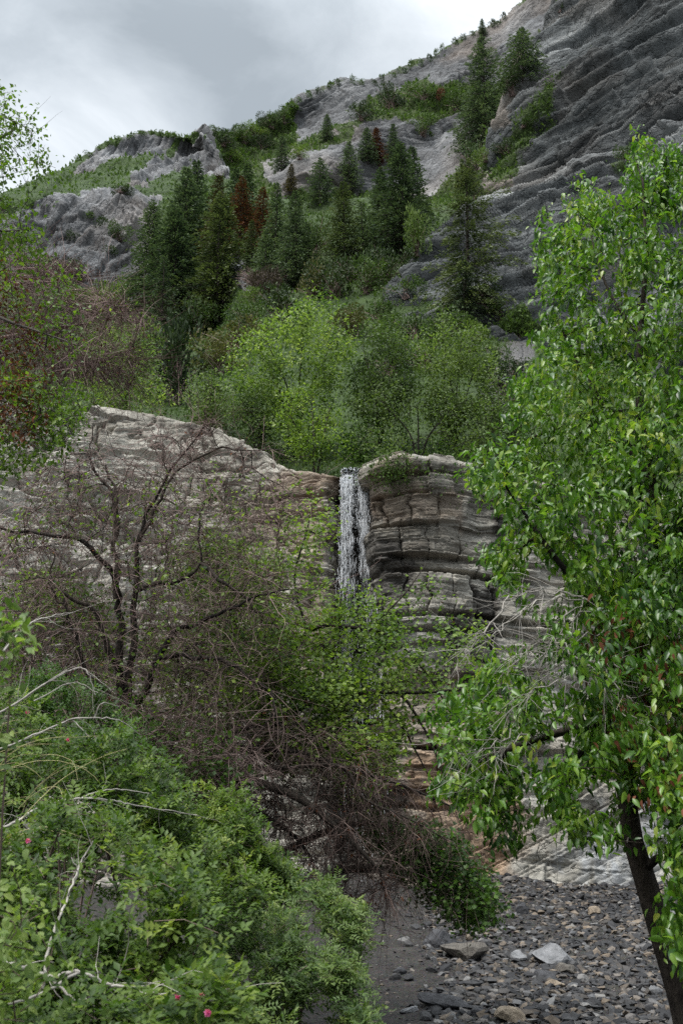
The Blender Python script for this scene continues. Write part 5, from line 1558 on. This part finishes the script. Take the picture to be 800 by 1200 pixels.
mound('sapling', 'light green sapling with broad fresh leaves low in front of the rose bush', [(-60, 1000), (20, 1010), (60, 1060), (70, 1110), (40, 1200), (-60, 1200)], 2.8, 3.0, 1000, 1200, 60, 'leaf_grove',
      lay(9, .045, .030, .55, LEAF_LONG, down=.1, tw=.12), W(-30, 1300, 2.9), 4, .2, 607, clump=0)

mound('rose_bush', 'loose arching rose sprays rising along the upper outline of the biggest rose bush', [(100, 930), (150, 900), (210, 950), (270, 985), (300, 1030), (330, 1060), (280, 1080), (220, 1040), (150, 985)], 5.6, 6.0, 900, 1080, 150, 'leaf_rose',
      compound(6, .095, .034), W(200, 1200, 5.8), 12, .5, 608, clump=.3)


def stalks():
    n = 30
    mb = MB()
    b = W(rng.uniform(-80, 30, n), rng.uniform(880, 1040, n), rng.uniform(4.2, 5.6, n))
    d = np.stack([rng.uniform(.1, .9, n), rng.normal(0, .15, n), rng.uniform(.5, 1., n)], -1)
    pts, rr = twigs(b, d, rng.uniform(.3, .7, n), 12, .5, 1.6, .0018)
    tubes(mb, pts, rr, 4)
    o = link('dry_grass', mb.mesh('dry_grass', M['straw'])); tag(o, kind='stuff')


stalks()

# pale dead stems that lean out of the thicket
def dead_stem(label, pl, r0, r1, side=(), n=14, mat='bark_pale', tl=.25):
    mb = MB()
    w, r = limb(pl, r0, r1, 8)
    w = w + rng.normal(size=w.shape) * r0 * .35
    tubes(mb, w[None], r[None], 7, .6)
    T = unit(np.gradient(w, axis=0))
    for sp in side:
        w2, r2 = limb(sp, r0 * .55, r1 * .8, 7)
        w2 = w2 + rng.normal(size=w2.shape) * r0 * .3
        tubes(mb, w2[None], r2[None], 6, .6)
    k = rng.integers(4, len(w), n)
    pts, rr = twigs(w[k], T[k] + rng.normal(size=(n, 3)) * .6, tl * (.4 + rng.random(n)), 6, .7, .2, r1 * .55)
    tubes(mb, pts, rr, 4)
    o = link('dead_branch', mb.mesh('dead_branch', M[mat], w[0]), w[0])
    return tag(o, label, 'branch', 'bleached dead branches in the thicket')


dead_stem('thick pale forked dead branch lying low across the rose bush', [(-60, 1110, 3.1), (10, 1130, 3.15), (60, 1145, 3.2), (92, 1139, 3.2), (130, 1155, 3.25), (180, 1165, 3.3), (250, 1172, 3.45)], .009, .003, [[(92, 1139, 3.2), (50, 1165, 3.1), (0, 1180, 3.0), (-50, 1200, 3.0)], [(60, 1145, 3.2), (85, 1170, 3.2), (110, 1172, 3.2)]])
dead_stem('slender grey dead stem rising straight through the rose bush', [(50, 1160, 3.5), (58, 1110, 3.6), (72, 1070, 3.7), (86, 1035, 3.8), (98, 1005, 3.9), (110, 985, 3.9)], .006, .002, [[(80, 1050, 3.75), (92, 1025, 3.7), (84, 1005, 3.7)]], 5)
dead_stem('grey dead branch arching over the top of the rose bush to fine twigs', [(-40, 985, 4.6), (10, 968, 4.7), (50, 945, 4.8), (95, 935, 4.8), (130, 938, 4.9), (165, 945, 5.0), (230, 955, 5.2)], .008, .002, [[(95, 935, 4.8), (130, 925, 4.9), (175, 930, 5.0)]], 16)
dead_stem('whitish bent dead stem with a hooked tip above the pink blooms', [(-40, 850, 5.2), (10, 830, 5.3), (50, 803, 5.3), (90, 783, 5.4), (104, 790, 5.4), (112, 815, 5.4)], .0065, .002, [[(30, 818, 5.3), (70, 790, 5.3), (95, 782, 5.3)], [(40, 822, 5.3), (85, 800, 5.4), (115, 812, 5.4)]], 14)
dead_stem('forked grey dead branch reaching towards the bare tree', [(-30, 890, 5.6), (40, 862, 5.7), (85, 843, 5.8), (130, 842, 5.8), (150, 850, 5.9), (165, 862, 6.0)], .0065, .002, [[(85, 843, 5.8), (110, 868, 5.8), (135, 890, 5.9)], [(110, 842, 5.8), (120, 824, 5.8), (140, 828, 5.9)]], 14)
dead_stem('thin straight grey dead stick poking out between rose bush and tangle', [(180, 1060, 5.0), (215, 1075, 5.2), (245, 1092, 5.4), (262, 1100, 5.5)], .006, .003, [], 6, 'bark_grey')
dead_stem('long dark dead stick hanging over the wet sand from the tangle', [(330, 1030, 9), (360, 1052, 9), (400, 1080, 9.1), (430, 1098, 9.2), (455, 1110, 9.2)], .012, .004, [], 10, 'bark_dark')
dead_stem('pale curved twig at the edge of the picture above the sapling', [(-40, 820, 4.5), (0, 770, 4.6), (30, 735, 4.7), (60, 722, 4.8), (85, 718, 4.9)], .006, .002, [], 8)
# ------------------------------------------------------------------ camera, sky and sun
def setup():
    cam = bpy.data.cameras.new('camera'); co = bpy.data.objects.new('camera', cam); COL.objects.link(co)
    co.location = EYE; co.rotation_euler = (math.pi / 2 + PITCH, 0, 0)
    cam.sensor_fit = 'VERTICAL'; cam.sensor_height = 36; cam.lens = 36 * FPX / 1200
    cam.clip_start = .05; cam.clip_end = 5000
    cam.dof.use_dof = True; cam.dof.focus_distance = 24; cam.dof.aperture_fstop = 8.0
    SC.camera = co
    SUN_EL, SUN_AZ = math.radians(62), math.radians(235)       # high, behind the viewpoint and to its left
    w = bpy.data.worlds.new('World'); SC.world = w; w.use_nodes = True
    t = w.node_tree; t.nodes.clear()
    nn = lambda typ, **k: t.nodes.new(typ)
    out = nn('ShaderNodeOutputWorld'); bg = nn('ShaderNodeBackground')
    sky = nn('ShaderNodeTexSky'); sky.sky_type = 'NISHITA'; sky.sun_disc = False
    sky.sun_elevation = SUN_EL; sky.sun_rotation = SUN_AZ
    L = t.links.new

    def M_(op, a, b=0., c=0.):
        n = nn('ShaderNodeMath'); n.operation = op
        for i, v in enumerate((a, b, c)):
            if isinstance(v, bpy.types.NodeSocket): L(v, n.inputs[i])
            else: n.inputs[i].default_value = v
        return n.outputs[0]
    tc = nn('ShaderNodeTexCoord').outputs['Generated']
    mp = nn('ShaderNodeMapping'); L(tc, mp.inputs['Vector']); mp.inputs['Scale'].default_value = (1., 1., 1.9)
    n1 = nn('ShaderNodeTexNoise'); L(mp.outputs[0], n1.inputs['Vector']); n1.inputs['Scale'].default_value = 3.1; n1.inputs['Detail'].default_value = 7; n1.inputs['Roughness'].default_value = .58; n1.inputs['Distortion'].default_value = .5
    dens = n1.outputs['Fac']

    def lobe(px, py, width, amount):
        v = W(px, py, 1.) - EYE; v = v / np.linalg.norm(v)
        d = nn('ShaderNodeVectorMath'); d.operation = 'DOT_PRODUCT'; L(tc, d.inputs[0]); d.inputs[1].default_value = v
        m = nn('ShaderNodeMapRange'); m.interpolation_type = 'SMOOTHSTEP'; L(d.outputs['Value'], m.inputs['Value'])
        m.inputs['From Min'].default_value = math.cos(width); m.inputs['From Max'].default_value = 1.
        m.inputs['To Min'].default_value = 0; m.inputs['To Max'].default_value = amount
        return m.outputs[0]
    f = M_('ADD', dens, lobe(520, 0, .22, .20)); f = M_('ADD', f, lobe(75, 170, .16, .22)); f = M_('SUBTRACT', f, lobe(170, 60, .26, .09))
    f = M_('SUBTRACT', f, lobe(300, 90, .2, .05))
    r = nn('ShaderNodeValToRGB'); L(f, r.inputs['Fac'])
    st = [(.28, (.30, .335, .36)), (.45, (.43, .47, .50)), (.60, (.58, .62, .65)), (.78, (.82, .85, .88))]
    while len(r.color_ramp.elements) < len(st): r.color_ramp.elements.new(.5)
    for e, (p, c) in zip(r.color_ramp.elements, st): e.position = p; e.color = (*c, 1)
    # an overcast sky is brightest towards the zenith and round the veiled sun
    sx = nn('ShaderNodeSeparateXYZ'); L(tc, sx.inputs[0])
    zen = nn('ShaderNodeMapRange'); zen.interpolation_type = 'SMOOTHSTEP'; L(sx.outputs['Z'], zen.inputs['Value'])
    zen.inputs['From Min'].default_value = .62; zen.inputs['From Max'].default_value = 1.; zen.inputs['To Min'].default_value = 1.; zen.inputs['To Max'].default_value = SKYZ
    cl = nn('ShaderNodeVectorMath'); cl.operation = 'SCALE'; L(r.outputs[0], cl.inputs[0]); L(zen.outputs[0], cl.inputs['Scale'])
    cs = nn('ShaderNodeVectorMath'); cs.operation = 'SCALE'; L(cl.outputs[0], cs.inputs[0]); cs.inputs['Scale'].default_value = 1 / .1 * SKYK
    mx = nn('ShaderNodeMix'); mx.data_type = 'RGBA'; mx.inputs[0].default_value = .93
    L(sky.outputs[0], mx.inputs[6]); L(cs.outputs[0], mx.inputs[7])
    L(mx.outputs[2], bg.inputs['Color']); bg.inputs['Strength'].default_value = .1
    L(bg.outputs[0], out.inputs['Surface'])
    sl = bpy.data.lights.new('sun', 'SUN'); sl.energy = SUNE; sl.angle = math.radians(24); sl.color = (1, .965, .92)
    so = bpy.data.objects.new('sun', sl); COL.objects.link(so)
    # direction towards the sun: azimuth measured from +Y clockwise (as the sky texture does)
    v = Vector((math.sin(SUN_AZ) * math.cos(SUN_EL), math.cos(SUN_AZ) * math.cos(SUN_EL), math.sin(SUN_EL)))
    so.rotation_euler = v.to_track_quat('Z', 'Y').to_euler(); so.location = v * 300
    vs = SC.view_settings
    vs.view_transform = 'Standard'; vs.look = 'None'; vs.gamma = 1; vs.use_curve_mapping = False; vs.exposure = EXPO
    SC.render.engine = 'CYCLES'
    cy = SC.cycles
    cy.max_bounces = 5; cy.diffuse_bounces = 3; cy.glossy_bounces = 2; cy.transmission_bounces = 3; cy.transparent_max_bounces = 8
    cy.use_denoising = False; cy.sample_clamp_indirect = 6
    cy.caustics_reflective = False; cy.caustics_refractive = False
    cy.use_fast_gi = False


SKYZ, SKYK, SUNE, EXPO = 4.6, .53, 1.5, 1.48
setup()
